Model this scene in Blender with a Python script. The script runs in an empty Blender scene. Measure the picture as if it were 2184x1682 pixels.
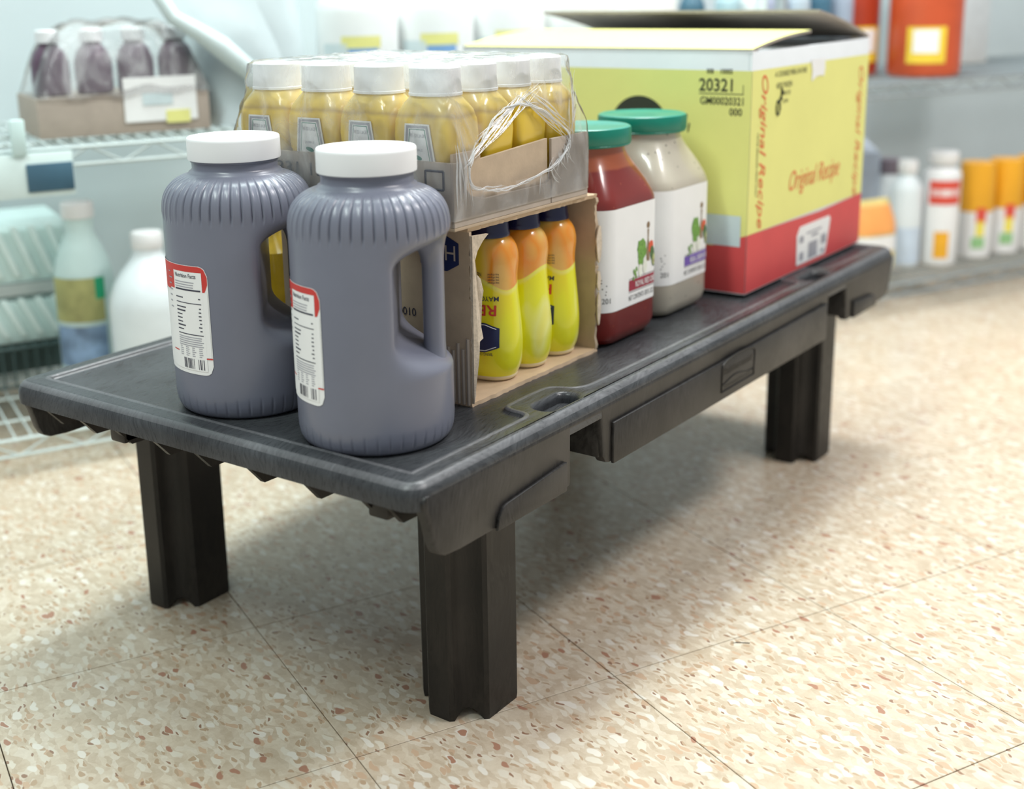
import bpy, bmesh, math, random
from math import sin, cos, pi, radians, sqrt, exp
from mathutils import Vector, Matrix
random.seed(7)
sc = bpy.context.scene
COL = sc.collection

# ------------------------------------------------------------------ camera
cd = bpy.data.cameras.new('camera'); cam = bpy.data.objects.new('camera', cd); COL.objects.link(cam)
Rm = ((0.5938051, 0.2202265, -0.7738836), (-0.8043341, 0.1373377, -0.5780874), (-0.0210267, 0.9657322, 0.2586875))
M4 = Matrix(Rm).to_4x4(); M4.translation = (-0.7837213, -0.6454352, 0.7296125)
cam.matrix_world = M4
cd.sensor_fit = 'HORIZONTAL'; cd.sensor_width = 36.0
cd.lens = 2727.26 * 36.0 / 2184.0
cd.shift_x = 91.42 / 2184.0; cd.shift_y = -141.46 / 2184.0
cd.clip_start = 0.05; cd.clip_end = 60
cd.dof.use_dof = True; cd.dof.focus_distance = 1.30; cd.dof.aperture_fstop = 2.9
sc.camera = cam

# ------------------------------------------------------------------ world, lights, exposure
wd = bpy.data.worlds.new('shop_ambient'); sc.world = wd; wd.use_nodes = True
bg = wd.node_tree.nodes['Background']; bg.inputs[0].default_value = (0.90, 0.97, 1.0, 1); bg.inputs[1].default_value = 0.36

def area(name, loc, target, sx, sy, power, col):
    l = bpy.data.lights.new(name, 'AREA'); l.shape = 'RECTANGLE'; l.size = sx; l.size_y = sy; l.energy = power; l.color = col
    o = bpy.data.objects.new(name, l); COL.objects.link(o); o.location = loc
    d = Vector(target) - Vector(loc); o.rotation_euler = d.to_track_quat('-Z', 'Y').to_euler()
    return o
area('ceiling_lamp', (-1.15, 0.35, 2.75), (0.1, 0.25, 0), 0.22, 1.3, 32, (0.88, 1.0, 0.95))
area('ceiling_lamp', (1.2, -1.35, 2.75), (0.6, 0.1, 0), 1.3, 0.35, 40, (1.0, 0.965, 0.95))
area('ceiling_lamp', (1.7, 0.35, 2.75), (1.1, 0.4, 0), 1.3, 0.4, 44, (0.98, 1.0, 1.0))
area('ceiling_lamp', (0.75, 0.62, 2.75), (0.95, 1.15, 0), 1.3, 0.35, 30, (0.85, 1.0, 0.97))
sc.view_settings.view_transform = 'Standard'; sc.view_settings.look = 'None'
sc.view_settings.gamma = 1.0; sc.view_settings.use_curve_mapping = False
sc.view_settings.exposure = 0.35

# ------------------------------------------------------------------ helpers: objects
def thing(name, label, cat, loc=(0, 0, 0), rz=0.0, group=None):
    o = bpy.data.objects.new(name, None); COL.objects.link(o); o.empty_display_size = 0.05
    o.location = loc; o.rotation_euler = (0, 0, rz); o['label'] = label; o['category'] = cat
    if group: o['group'] = group
    return o

def tag(o, label, cat, group=None):
    o['label'] = label; o['category'] = cat
    if group: o['group'] = group
    return o

class MB:
    def __init__(s): s.v = []; s.f = []; s.m = []
    def add(s, vs, fs, mi=0):
        b = len(s.v); s.v += [tuple(p) for p in vs]; s.f += [tuple(i + b for i in f) for f in fs]; s.m += [mi] * len(fs); return s
    def box(s, x0, x1, y0, y1, z0, z1, mi=0):
        return s.add([(x0, y0, z0), (x1, y0, z0), (x1, y1, z0), (x0, y1, z0), (x0, y0, z1), (x1, y0, z1), (x1, y1, z1), (x0, y1, z1)],
                     [(3, 2, 1, 0), (4, 5, 6, 7), (0, 1, 5, 4), (1, 2, 6, 5), (2, 3, 7, 6), (3, 0, 4, 7)], mi)
    def loft(s, rings, cap0=True, cap1=True, closed=True, mi=0):
        n = len(rings[0]); vs = [p for r in rings for p in r]; fs = []
        for k in range(len(rings) - 1):
            for i in range(n if closed else n - 1):
                j = (i + 1) % n
                fs.append((k * n + i, k * n + j, (k + 1) * n + j, (k + 1) * n + i))
        if cap0: fs.append(tuple(range(n - 1, -1, -1)))
        if cap1: fs.append(tuple(range((len(rings) - 1) * n, len(rings) * n)))
        return s.add(vs, fs, mi)
    def lathe(s, prof, n=40, c=(0, 0), cap0=True, cap1=True, mi=0):
        return s.loft([[(c[0] + r * cos(2 * pi * i / n), c[1] + r * sin(2 * pi * i / n), z) for i in range(n)] for r, z in prof], cap0, cap1, True, mi)
    def tube(s, pts, r, n=6, mi=0):
        pts = [Vector(p) for p in pts]; rings = []
        for i, p in enumerate(pts):
            t = (pts[min(i + 1, len(pts) - 1)] - pts[max(i - 1, 0)]).normalized()
            a = Vector((0, 0, 1)) if abs(t.z) < .9 else Vector((1, 0, 0))
            e1 = t.cross(a).normalized(); e2 = t.cross(e1)
            rr = r[i] if isinstance(r, (list, tuple)) else r
            rings.append([p + e1 * (rr * cos(2 * pi * k / n)) + e2 * (rr * sin(2 * pi * k / n)) for k in range(n)])
        return s.loft(rings, True, True, True, mi)
    def grid(s, fn, nu, nv, mi=0):
        vs = [fn(i / nu, j / nv) for j in range(nv + 1) for i in range(nu + 1)]
        fs = [(j * (nu + 1) + i, j * (nu + 1) + i + 1, (j + 1) * (nu + 1) + i + 1, (j + 1) * (nu + 1) + i) for j in range(nv) for i in range(nu)]
        return s.add(vs, fs, mi)
    def prism(s, poly, d0, d1, mp, mi=0):
        """poly 2d (a,b), extruded from d0 to d1; mp(a,b,d)->xyz"""
        return s.loft([[mp(a, b, d0) for a, b in poly], [mp(a, b, d1) for a, b in poly]], True, True, True, mi)
    def flat(s, poly, mp, mi=0):
        return s.add([mp(a, b) for a, b in poly], [tuple(range(len(poly)))], mi)

def obj(name, mb, mat, parent=None, bevel=0.0, seg=2, smooth=True, ang=35, label=None, kind=None, fixn=True):
    me = bpy.data.meshes.new(name); me.from_pydata(mb.v, [], mb.f)
    mats = mat if isinstance(mat, (list, tuple)) else [mat]
    for m in mats: me.materials.append(m)
    if len(mats) > 1: me.polygons.foreach_set('material_index', mb.m)
    bm = bmesh.new(); bm.from_mesh(me)
    if fixn:
        bmesh.ops.remove_doubles(bm, verts=bm.verts, dist=1e-6)
        bmesh.ops.recalc_face_normals(bm, faces=bm.faces)
    if bevel:
        es = [e for e in bm.edges if len(e.link_faces) == 2 and e.calc_face_angle(0) > radians(30)]
        bmesh.ops.bevel(bm, geom=es, offset=bevel, segments=seg, affect='EDGES', profile=0.5, clamp_overlap=True)
    bm.to_mesh(me); bm.free()
    if smooth:
        me.shade_smooth(); me.set_sharp_from_angle(angle=radians(ang))
    o = bpy.data.objects.new(name, me); COL.objects.link(o)
    if parent: o.parent = parent
    if label: o['label'] = label
    if kind: o['kind'] = kind
    return o

def children(o): return [c for c in COL.objects if c.parent == o]
def copy_tree(root, loc, rz=None, label=None, group=None):
    r = root.copy(); COL.objects.link(r); r.location = loc
    if rz is not None: r.rotation_euler = (0, 0, rz)
    if label: r['label'] = label
    if group: r['group'] = group
    for ch in children(root):
        c = ch.copy(); COL.objects.link(c); c.parent = r
        for g in children(ch):
            d = g.copy(); COL.objects.link(d); d.parent = c
    return r

_tc = {}
def text2d(t, h=1.0, shear=0.0, bold=0.0, wscale=1.0):
    """triangulated lettering, left-bottom at 0,0 with cap height about h"""
    k = (t, shear, bold)
    if k not in _tc:
        cu = bpy.data.curves.new('lettering', 'FONT'); cu.body = t; cu.size = 1.4; cu.shear = shear; cu.offset = bold
        cu.resolution_u = 3; cu.fill_mode = 'BOTH'
        o = bpy.data.objects.new('lettering', cu); COL.objects.link(o)
        bpy.context.view_layer.update()
        ev = o.evaluated_get(bpy.context.evaluated_depsgraph_get()); me = ev.to_mesh()
        vs = [(v.co.x, v.co.y) for v in me.vertices]; fs = [tuple(p.vertices) for p in me.polygons]
        ev.to_mesh_clear(); bpy.data.objects.remove(o); bpy.data.curves.remove(cu)
        _tc[k] = (vs, fs)
    vs, fs = _tc[k]
    x0 = min(v[0] for v in vs); x1 = max(v[0] for v in vs)
    return [((x - x0) * h * wscale, y * h) for x, y in vs], fs, (x1 - x0) * h * wscale

def put_text(mb, t, h, mp, shear=0.0, bold=0.0, width=None, align='l', rot180=False, mi=0):
    vs, fs, w = text2d(t, h, shear, bold)
    k = 1.0
    if width: k = width / w
    W = w * k
    off = {'l': 0, 'c': -W / 2, 'r': -W}[align]
    out = []
    for x, y in vs:
        a, b = x * k + off, y
        if rot180: a, b = -a, -b
        out.append(mp(a, b))
    mb.add(out, fs, mi)
    return W

# ------------------------------------------------------------------ helpers: materials
def S(c):  # sRGB 0-255 -> linear
    r = []
    for x in c:
        x /= 255.0
        r.append(x / 12.92 if x <= .04045 else ((x + .055) / 1.055) ** 2.4)
    return (*r, 1.0)

class NT:
    def __init__(s, name):
        s.m = bpy.data.materials.new(name); s.m.use_nodes = True; s.t = s.m.node_tree
        s.b = s.t.nodes['Principled BSDF']; s.out = s.t.nodes['Material Output']
    def n(s, typ, **kw):
        nd = s.t.nodes.new(typ)
        for k, v in kw.items():
            if k.startswith('i_'): nd.inputs[int(k[2:]) if k[2:].isdigit() else k[2:]].default_value = v
            else: setattr(nd, k, v)
        return nd
    def l(s, a, b): s.t.links.new(a, b)
    def coord(s, scale=(1, 1, 1), rot=(0, 0, 0), kind='Object'):
        tc = s.n('ShaderNodeTexCoord'); mp = s.n('ShaderNodeMapping'); mp.inputs['Scale'].default_value = scale; mp.inputs['Rotation'].default_value = rot
        s.l(tc.outputs[kind], mp.inputs[0]); return mp.outputs[0]
    def noise(s, vec, scale, detail=4, rough=.55, dist=0):
        nd = s.n('ShaderNodeTexNoise'); nd.inputs['Scale'].default_value = scale; nd.inputs['Detail'].default_value = detail
        nd.inputs['Roughness'].default_value = rough; nd.inputs['Distortion'].default_value = dist; s.l(vec, nd.inputs['Vector']); return nd.outputs['Fac']
    def ramp(s, fac, stops, interp='LINEAR'):
        nd = s.n('ShaderNodeValToRGB'); cr = nd.color_ramp; cr.interpolation = interp
        while len(cr.elements) < len(stops): cr.elements.new(0.5)
        for e, (p, c) in zip(cr.elements, stops):
            e.position = p; e.color = c if len(c) == 4 else (*c, 1)
        s.l(fac, nd.inputs[0]); return nd.outputs[0]
    def mix(s, fac, a, b, mode='MIX'):
        nd = s.n('ShaderNodeMix', data_type='RGBA', blend_type=mode)
        for i, x in ((0, fac), (6, a), (7, b)):
            if hasattr(x, 'type') and hasattr(x, 'is_linked'): s.l(x, nd.inputs[i])
            else: nd.inputs[i].default_value = x
        return nd.outputs[2]
    def bump(s, h, strength, dist=.002):
        nd = s.n('ShaderNodeBump'); nd.inputs['Strength'].default_value = strength; nd.inputs['Distance'].default_value = dist
        s.l(h, nd.inputs['Height']); s.l(nd.outputs[0], s.b.inputs['Normal'])
    def set(s, **kw):
        for k, v in kw.items(): s.b.inputs[k.replace('_', ' ')].default_value = v
        return s

def pbr(name, col, rough=.5, var=.06, nscale=30, bump=0.0, bscale=200, **kw):
    t = NT(name); c = S(col) if max(col[:3]) > 1 else (*col[:3], 1)
    v = t.coord(); nz = t.noise(v, nscale)
    lo = tuple(x * (1 - var) for x in c[:3]); hi = tuple(min(1, x * (1 + var)) for x in c[:3])
    t.l(t.ramp(nz, [(.3, lo), (.7, hi)]), t.b.inputs['Base Color'])
    t.b.inputs['Roughness'].default_value = rough
    if bump: t.bump(t.noise(v, bscale, 3), bump, .001)
    for k, x in kw.items(): t.b.inputs[k.replace('_', ' ')].default_value = x
    return t.m

def make_rack_mat(name, lo, hi, rough, sc_=(14, 120, 60), rot=(0, 0, 0), cut=(.12, .42)):
    t = NT(name); v = t.coord((1, 1, 1))
    warp = t.noise(v, 5, 2)
    mp = t.n('ShaderNodeMapping'); mp.inputs['Scale'].default_value = sc_; mp.inputs['Rotation'].default_value = rot
    add = t.n('ShaderNodeVectorMath', operation='ADD'); scl = t.n('ShaderNodeVectorMath', operation='SCALE'); scl.inputs['Scale'].default_value = .12
    cb = t.n('ShaderNodeCombineXYZ'); t.l(warp, cb.inputs[0]); t.l(warp, cb.inputs[1]); t.l(warp, cb.inputs[2])
    t.l(cb.outputs[0], scl.inputs[0]); t.l(v, add.inputs[0]); t.l(scl.outputs[0], add.inputs[1]); t.l(add.outputs[0], mp.inputs[0])
    st = t.noise(mp.outputs[0], 1.6, 6, .65, .4)
    big = t.noise(v, 9, 4)
    f = t.n('ShaderNodeMath', operation='MULTIPLY'); t.l(st, f.inputs[0]); t.l(big, f.inputs[1])
    t.l(t.ramp(f.outputs[0], [(cut[0], lo), (cut[1], hi)]), t.b.inputs['Base Color'])
    r = t.n('ShaderNodeMapRange'); r.inputs['From Min'].default_value = .3; r.inputs['From Max'].default_value = .7
    r.inputs['To Min'].default_value = rough - .08; r.inputs['To Max'].default_value = rough + .12
    t.l(st, r.inputs['Value']); t.l(r.outputs[0], t.b.inputs['Roughness'])
    t.bump(st, .10, .001); t.b.inputs['Specular IOR Level'].default_value = .36
    return t.m

M = {}
M['rack'] = make_rack_mat('black_rack_plastic', (.012, .0125, .014), (.085, .090, .097), .29, (34, 300, 60), (0, 0, .35), (.06, .48))
M['rack_side'] = make_rack_mat('black_rack_plastic_scuffed', (.006, .0058, .0058), (.060, .056, .054), .42, (330, 60, 42), (0, .6, 0), (.15, .44))
M['leg'] = make_rack_mat('black_leg_plastic', (.005, .0045, .004), (.034, .028, .023), .45, (150, 150, 12), (0, 0, 0), (.15, .45))
M['worn_highlight'] = make_rack_mat('worn_edge_painted_highlight', (.05, .05, .053), (.17, .17, .18), .32, (60, 240, 60), (0, 0, .4), (.06, .50))  # lighter grey edge colour: scuffs plus lamp highlights painted in
M['jug'] = pbr('grey_jug_plastic', (.182, .190, .240), .29, .05, 12)
M['white_lid'] = pbr('white_lid_plastic', (.84, .84, .84), .42, .01)
M['white_paper'] = pbr('white_paper', (.87, .87, .86), .55, .02)
M['red_ink'] = pbr('red_ink', (.62, .045, .035), .5)
M['dark_ink'] = pbr('dark_ink', (.035, .035, .06), .5)
M['grey_ink'] = pbr('grey_ink', (.36, .36, .40), .5)
M['black_ink'] = pbr('black_ink', (.015, .018, .02), .5)
M['card'] = pbr('cardboard', (.50, .385, .27), .8, .07, 60, .15, 300)
M['card_in'] = pbr('cardboard_inner', (.60, .44, .29), .8, .06, 60, .1, 300)
M['card_grey'] = pbr('cardboard_greyish', (.44, .37, .31), .75, .06, 50, .1, 300)
M['card_torn'] = pbr('torn_paper', (.62, .52, .40), .9, .15, 200, .5, 400)
M['navy'] = pbr('navy_plastic', (.012, .014, .06), .22, .05)
M['navy_print'] = pbr('navy_print', (.012, .022, .10), .3)
M['cream'] = pbr('cream_plastic', (.78, .66, .42), .4)
M['green_lid'] = pbr('green_lid_plastic', (.003, .21, .145), .30, .05)
M['white_cap'] = pbr('white_cap_plastic', (.82, .83, .84), .38, .01)
M['crimson'] = pbr('crimson_ink', (.32, .015, .045), .5)
M['purple'] = pbr('purple_ink', (.16, .09, .42), .5)
M['leaf'] = pbr('leaf_green_ink', (.16, .34, .06), .55, .35, 250)
M['leaf_dark'] = pbr('dark_green_ink', (.07, .15, .05), .55, .25, 250)
M['wood_ink'] = pbr('brown_ink', (.26, .17, .09), .55, .2, 200)
M['garlic'] = pbr('garlic_white_ink', (.80, .82, .72), .55, .08, 200)
M['tomato'] = pbr('tomato_ink', (.72, .10, .04), .5, .1, 200)
M['avocado'] = pbr('avocado_ink', (.50, .55, .22), .5, .1)
M['box_yellow'] = pbr('yellow_print', (.82, .80, .26), .5, .03, 10)
M['box_white'] = pbr('white_print', (.80, .83, .85), .5, .02)
M['box_red'] = pbr('red_print', (.68, .075, .075), .5, .04, 20)
M['box_blue'] = pbr('pale_blue_print', (.62, .72, .74), .5)
M['box_ink'] = pbr('box_black_print', (.03, .035, .02), .6)
M['script_red'] = pbr('script_red_print', (.78, .16, .05), .5)
M['box_in'] = pbr('box_inner_board', (.33, .29, .25), .85, .08, 40, .1)

def film_mat():
    t = NT('clear_film'); t.t.nodes.remove(t.b)
    v = t.coord((1, 1, .45)); n1 = t.noise(v, 24, 4, .5, 1.2)
    bp = t.n('ShaderNodeBump'); bp.inputs['Strength'].default_value = .6; bp.inputs['Distance'].default_value = .004; t.l(n1, bp.inputs['Height'])
    tr = t.n('ShaderNodeBsdfTransparent'); gl = t.n('ShaderNodeBsdfGlossy'); gl.inputs['Roughness'].default_value = .16
    d1 = t.n('ShaderNodeBsdfDiffuse'); d1.inputs[0].default_value = (.95, .95, .95, 1); d2 = t.n('ShaderNodeBsdfTranslucent'); d2.inputs[0].default_value = (.97, .97, .97, 1)
    df = t.n('ShaderNodeMixShader'); df.inputs[0].default_value = .3; t.l(d1.outputs[0], df.inputs[1]); t.l(d2.outputs[0], df.inputs[2])
    t.l(bp.outputs[0], gl.inputs['Normal'])
    m1 = t.n('ShaderNodeMixShader'); m2 = t.n('ShaderNodeMixShader')
    f = t.ramp(n1, [(.42, (.10, .10, .10)), (.70, (.42, .42, .42))])
    t.l(f, m1.inputs[0]); t.l(tr.outputs[0], m1.inputs[1]); t.l(df.outputs[0], m1.inputs[2])
    fr = t.n('ShaderNodeFresnel'); fr.inputs[0].default_value = 1.28; t.l(bp.outputs[0], fr.inputs['Normal'])
    t.l(fr.outputs[0], m2.inputs[0]); t.l(m1.outputs[0], m2.inputs[1]); t.l(gl.outputs[0], m2.inputs[2]); t.l(m2.outputs[0], t.out.inputs[0])
    return t.m
M['film'] = film_mat()
def film_edge_mat():
    t = NT('bunched_film'); t.set(Roughness=.2); t.b.inputs['Base Color'].default_value = (.85, .86, .87, 1); t.b.inputs['Alpha'].default_value = .55
    v = t.coord(); t.bump(t.noise(v, 150, 3), .5, .002); t.b.inputs['Transmission Weight'].default_value = .3; return t.m
M['film_edge'] = film_edge_mat()

def floor_mat():
    t = NT('vinyl_tile_chips')
    geo = t.n('ShaderNodeNewGeometry'); info = t.n('ShaderNodeObjectInfo')
    rot = t.n('ShaderNodeVectorRotate', rotation_type='Z_AXIS'); t.l(geo.outputs['Position'], rot.inputs['Vector'])
    rot.inputs['Angle'].default_value = radians(20)
    def chips(scale, sx, sy, seed):
        mp = t.n('ShaderNodeMapping'); mp.inputs['Scale'].default_value = (sx, sy, 1); mp.inputs['Location'].default_value = (seed, seed * .7, 0)
        nz = t.n('ShaderNodeTexNoise'); nz.inputs['Scale'].default_value = 40; nz.inputs['Detail'].default_value = 2
        t.l(rot.outputs[0], nz.inputs['Vector'])
        mx = t.n('ShaderNodeVectorMath', operation='MULTIPLY_ADD'); t.l(nz.outputs['Color'], mx.inputs[0]); mx.inputs[1].default_value = (.02, .02, .02); t.l(rot.outputs[0], mx.inputs[2])
        t.l(mx.outputs[0], mp.inputs[0])
        vo = t.n('ShaderNodeTexVoronoi', voronoi_dimensions='2D'); vo.inputs['Scale'].default_value = scale; t.l(mp.outputs[0], vo.inputs['Vector'])
        sep = t.n('ShaderNodeSeparateColor'); t.l(vo.outputs['Color'], sep.inputs[0])
        return vo.outputs['Distance'], sep.outputs[0], sep.outputs[1]
    d1, a1, b1 = chips(95, 1.15, .50, 3.1)
    d2, a2, b2 = chips(170, 1.1, .45, 9.7)
    d3, a3, b3 = chips(58, 1.0, .48, 15.2)
    base = t.ramp(a2, [(0, S((198, 174, 142))), (.3, S((212, 190, 160))), (.55, S((224, 206, 178))), (.8, S((232, 218, 196))), (1, S((190, 164, 132)))], 'CONSTANT')
    soft = t.noise(rot.outputs[0], 60, 5, .7)
    base = t.mix(.50, base, t.ramp(soft, [(.3, S((196, 170, 138))), (.7, S((232, 216, 192)))]))
    def mask(sel, lo, d, r):
        c1 = t.n('ShaderNodeMath', operation='GREATER_THAN'); c1.inputs[1].default_value = lo; t.l(sel, c1.inputs[0])
        c2 = t.n('ShaderNodeMapRange'); c2.inputs['From Min'].default_value = r; c2.inputs['From Max'].default_value = r * .8; t.l(d, c2.inputs['Value'])
        mm = t.n('ShaderNodeMath', operation='MULTIPLY'); t.l(c1.outputs[0], mm.inputs[0]); t.l(c2.outputs[0], mm.inputs[1]); return mm.outputs[0]
    c = t.mix(mask(a1, .66, d1, .42), base, S((228, 215, 193)))
    c = t.mix(mask(b1, .80, d1, .36), c, S((208, 172, 136)))
    c = t.mix(mask(b2, .86, d2, .40), c, S((192, 160, 124)))
    c = t.mix(mask(a3, .80, d3, .26), c, S((236, 226, 210)))
    c = t.mix(mask(b3, .90, d3, .20), c, S((180, 124, 92)))
    c = t.mix(mask(a2, .955, d2, .30), c, S((160, 118, 88)))
    hue = t.n('ShaderNodeHueSaturation'); hue.inputs['Saturation'].default_value = .86; t.l(c, hue.inputs['Color'])
    mr = t.n('ShaderNodeMapRange'); mr.inputs['To Min'].default_value = .80; mr.inputs['To Max'].default_value = .86; t.l(info.outputs['Random'], mr.inputs['Value'])
    t.l(mr.outputs[0], hue.inputs['Value'])
    t.l(hue.outputs[0], t.b.inputs['Base Color'])
    t.set(Roughness=.30)
    t.bump(soft, .05, .001)
    return t.m
M['tile'] = floor_mat()
M['grout'] = pbr('dark_joint', (.035, .032, .03), .9)

# ================================================================== SETTING
YAW = -0.4465977
U = Vector((cos(YAW), sin(YAW), 0)); V = Vector((-sin(YAW), cos(YAW), 0))
def uv(u, v, z=0.0): return U * u + V * v + Vector((0, 0, z))
VB = 1.60  # back wall

fl = obj('floor', MB().box(-1.2, 3.6, -1.2, VB + .05, -.06, -.012), M['grout']); fl['kind'] = 'structure'; fl.rotation_euler = (0, 0, YAW)
T = .3048; ox, oy = 0.0301, 0.1121
o0 = Vector((ox, oy, 0)); u0, v0 = o0.dot(U), o0.dot(V)
tile_me = None
for i in range(-4, 12):
    for j in range(-4, 6):
        cu_, cv_ = u0 + T * i, v0 + T * j
        if cv_ + T > VB + .3 or cu_ < -1.2 or cu_ + T > 3.6: continue
        if tile_me is None:
            h = T / 2 - .00055
            to = obj('tile', MB().box(-h, h, -h, h, -.014, 0), M['tile'], fl, bevel=.0004, seg=1); tile_me = to.data
        else:
            to = bpy.data.objects.new('tile', tile_me); COL.objects.link(to); to.parent = fl
        to.location = (cu_ + T / 2, cv_ + T / 2, 0)
# a nick in the tile edge in front of the rack
def on_floor(x, y): return fl.matrix_world
nick = MB(); 
nick.add([(-.008, 0, .0003), (.0, -.0012, .0003), (.012, -.010, .0003), (.010, -.011, .0003), (.001, -.004, .0003), (-.003, -.002, .0003)], [(0, 1, 4, 5), (1, 2, 3, 4)])
no = obj('tile_nick', nick, M['grout'], fl, fixn=False)

wall = obj('wall_back', MB().box(-1.2, 3.6, VB, VB + .1, 0, 2.7), pbr('pale_wall_paint', (.62, .70, .72), .6, .04, 3)); wall['kind'] = 'structure'; wall.rotation_euler = (0, 0, YAW)

# ================================================================== DUNNAGE RACK
L, WD, H = 1.2158, .580, .3171
rack = thing('platform_rack', 'low black plastic platform rack on four chunky legs', 'rack', (0, 0, 0))

def rrect(x0, x1, y0, y1, r, n=6):
    p = []
    for cx, cy, a in ((x1 - r, y0 + r, -90), (x1 - r, y1 - r, 0), (x0 + r, y1 - r, 90), (x0 + r, y0 + r, 180)):
        for k in range(n + 1):
            t = radians(a + 90 * k / n); p.append((cx + r * cos(t), cy + r * sin(t)))
    return p

def smooth_poly(pts, it=3):
    for _ in range(it):
        q = []
        for i in range(len(pts)):
            a, b = pts[i], pts[(i + 1) % len(pts)]
            q += [(a[0] * .75 + b[0] * .25, a[1] * .75 + b[1] * .25), (a[0] * .25 + b[0] * .75, a[1] * .25 + b[1] * .75)]
        pts = q
    return pts

def offset_poly(p, d):
    n = len(p); out = []
    for i in range(n):
        a = Vector(p[i - 1]); b = Vector(p[i]); c = Vector(p[(i + 1) % n])
        t = (c - a); t = t.normalized() if t.length > 1e-9 else Vector((1, 0))
        nn = Vector((t.y, -t.x)); q = b - nn * d; out.append((q.x, q.y))
    return out

SLX = ((.236, .295), (.918, .977))
def inner_outline():
    m = .0275; e = .058
    p = [(m, m), (m, m), (m + .02, m)]
    for a, b in SLX:
        p += [(a - .05, m), (a - .018, m), (a - .018, e + .004), (a + .006, e + .006), (b - .006, e + .006), (b + .010, e + .002), (b + .020, m + .006), (b + .050, m)]
    p += [(L - m - .02, m), (L - m, m), (L - m, m + .02), (L - m, WD - m - .02), (L - m, WD - m), (L - m - .02, WD - m)]
    for a, b in reversed(SLX):
        p += [(b + .05, WD - m), (b + .020, WD - m - .006), (b + .010, WD - e - .002), (b - .006, WD - e - .006), (a + .006, WD - e - .006), (a - .018, WD - e - .004), (a - .018, WD - m), (a - .05, WD - m)]
    p += [(m + .02, WD - m), (m, WD - m), (m, WD - m - .02), (m, m + .02)]
    return smooth_poly(p, 3)

def build_deck():
    bm = bmesh.new()
    def loop(pts, z): return [bm.verts.new((x, y, z)) for x, y in pts]
    def bridge(a, b):
        n = len(a)
        for i in range(n):
            j = (i + 1) % n; bm.faces.new((a[i], a[j], b[j], b[i]))
    R = .013
    N = 14
    outer = []
    prof = [(0, .292)] + [(R - R * cos(radians(t)), H - R + R * sin(radians(t))) for t in (0, 18, 36, 54, 72, 90)]
    for ins, z in prof: outer.append(loop(rrect(ins, L - ins, ins, WD - ins, max(.022 - ins, .009), 8), z))
    for a, b in zip(outer, outer[1:]): bridge(a, b)
    io = inner_outline(); st = [(-.003, H), (-.0018, H + .0006), (0, H + .0009), (.0016, H + .0004), (.003, H - .0012), (.0045, H - .0032), (.0065, H - .0038), (.009, H - .004)]
    inner = [loop(offset_poly(io, d), z) for d, z in st]
    for a, b in zip(inner, inner[1:]): bridge(a, b)
    slots = []
    for yc in (.029, WD - .029):
        for a, b in SLX:
            lo = [loop(rrect(a - g, b + g, yc - .012 - g, yc + .012 + g, .009 + g, 5), z) for g, z in ((.006, H), (.0025, H - .0012), (.0006, H - .004), (0, H - .008), (0, .285))]
            for p, q in zip(lo, lo[1:]): bridge(p, q)
            slots.append(lo[0])
    def edges_of(lp):
        es = []
        for i in range(len(lp)):
            e = bm.edges.get((lp[i], lp[(i + 1) % len(lp)])) or bm.edges.new((lp[i], lp[(i + 1) % len(lp)])); es.append(e)
        return es
    es = edges_of(outer[-1]) + edges_of(inner[0])
    for s_ in slots: es += edges_of(s_)
    bmesh.ops.triangle_fill(bm, edges=es, use_beauty=True, use_dissolve=False, normal=(0, 0, 1))
    # recessed middle panel with a shallow seam
    bmesh.ops.triangle_fill(bm, edges=edges_of(inner[-1]), use_beauty=True, use_dissolve=False, normal=(0, 0, 1))
    # underside of the rim
    und = loop(rrect(.006, L - .006, .006, WD - .006, .016, 8), .292); bridge(outer[0], und)
    und2 = loop(rrect(.006, L - .006, .006, WD - .006, .016, 8), .306); bridge(und, und2)
    und3 = loop(rrect(.006, L - .006, .006, WD - .006, .016, 8), .306)
    bm.faces.new(und3)
    for lps in (outer[3:6], inner[0:5]):  # rim rounding and inner bead get the scuffed, painted-highlight colour
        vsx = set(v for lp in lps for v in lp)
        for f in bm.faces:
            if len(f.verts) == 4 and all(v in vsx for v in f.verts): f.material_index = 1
    bmesh.ops.remove_doubles(bm, verts=bm.verts, dist=1e-6)
    bmesh.ops.recalc_face_normals(bm, faces=bm.faces)
    me = bpy.data.meshes.new('deck'); bm.to_mesh(me); bm.free(); me.materials.append(M['rack']); me.materials.append(M['worn_highlight'])
    me.shade_smooth(); me.set_sharp_from_angle(angle=radians(40))
    o = bpy.data.objects.new('deck', me); COL.objects.link(o); o.parent = rack
    return o
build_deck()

# long side skirts (profile in x-z), notched beside the hand holes
sk = [(.012, .3055), (.009, .300), (.010, .293), (.017, .278), (.023, .256), (.028, .246), (.038, .241), (.06, .239), (.246, .2375), (.2465, .2975), (.306, .2975),
      (.310, .2480), (.316, .2400), (.325, .2375), (.921, .2340), (.930, .2375), (.934, .2450), (.9345, .2945), (1.002, .2945), (1.005, .2450), (1.012, .2400), (1.165, .2415),
      (1.182, .2430), (1.192, .2520), (1.198, .2760), (1.205, .2930), (1.206, .300), (1.203, .3055)]
for side, y0, y1 in (('near', -.0005, .012), ('far', WD - .012, WD + .0005)):
    o = obj('side_skirt', MB().prism(sk, y0, y1, lambda a, b, d: (a, d, b)), M['rack_side'], rack, bevel=.0025, seg=2)
# returns that close the skirt ends beside the notch
for x0, x1 in ((.2340, .2460), (.3080, .3230), (.9190, .9335), (1.0030, 1.0170)):
    for y0, y1 in ((.004, .075), (WD - .075, WD - .004)):
        obj('skirt_return', MB().box(x0, x1, y0, y1, .246, .304), M['rack_side'], rack, bevel=.003)
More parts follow.
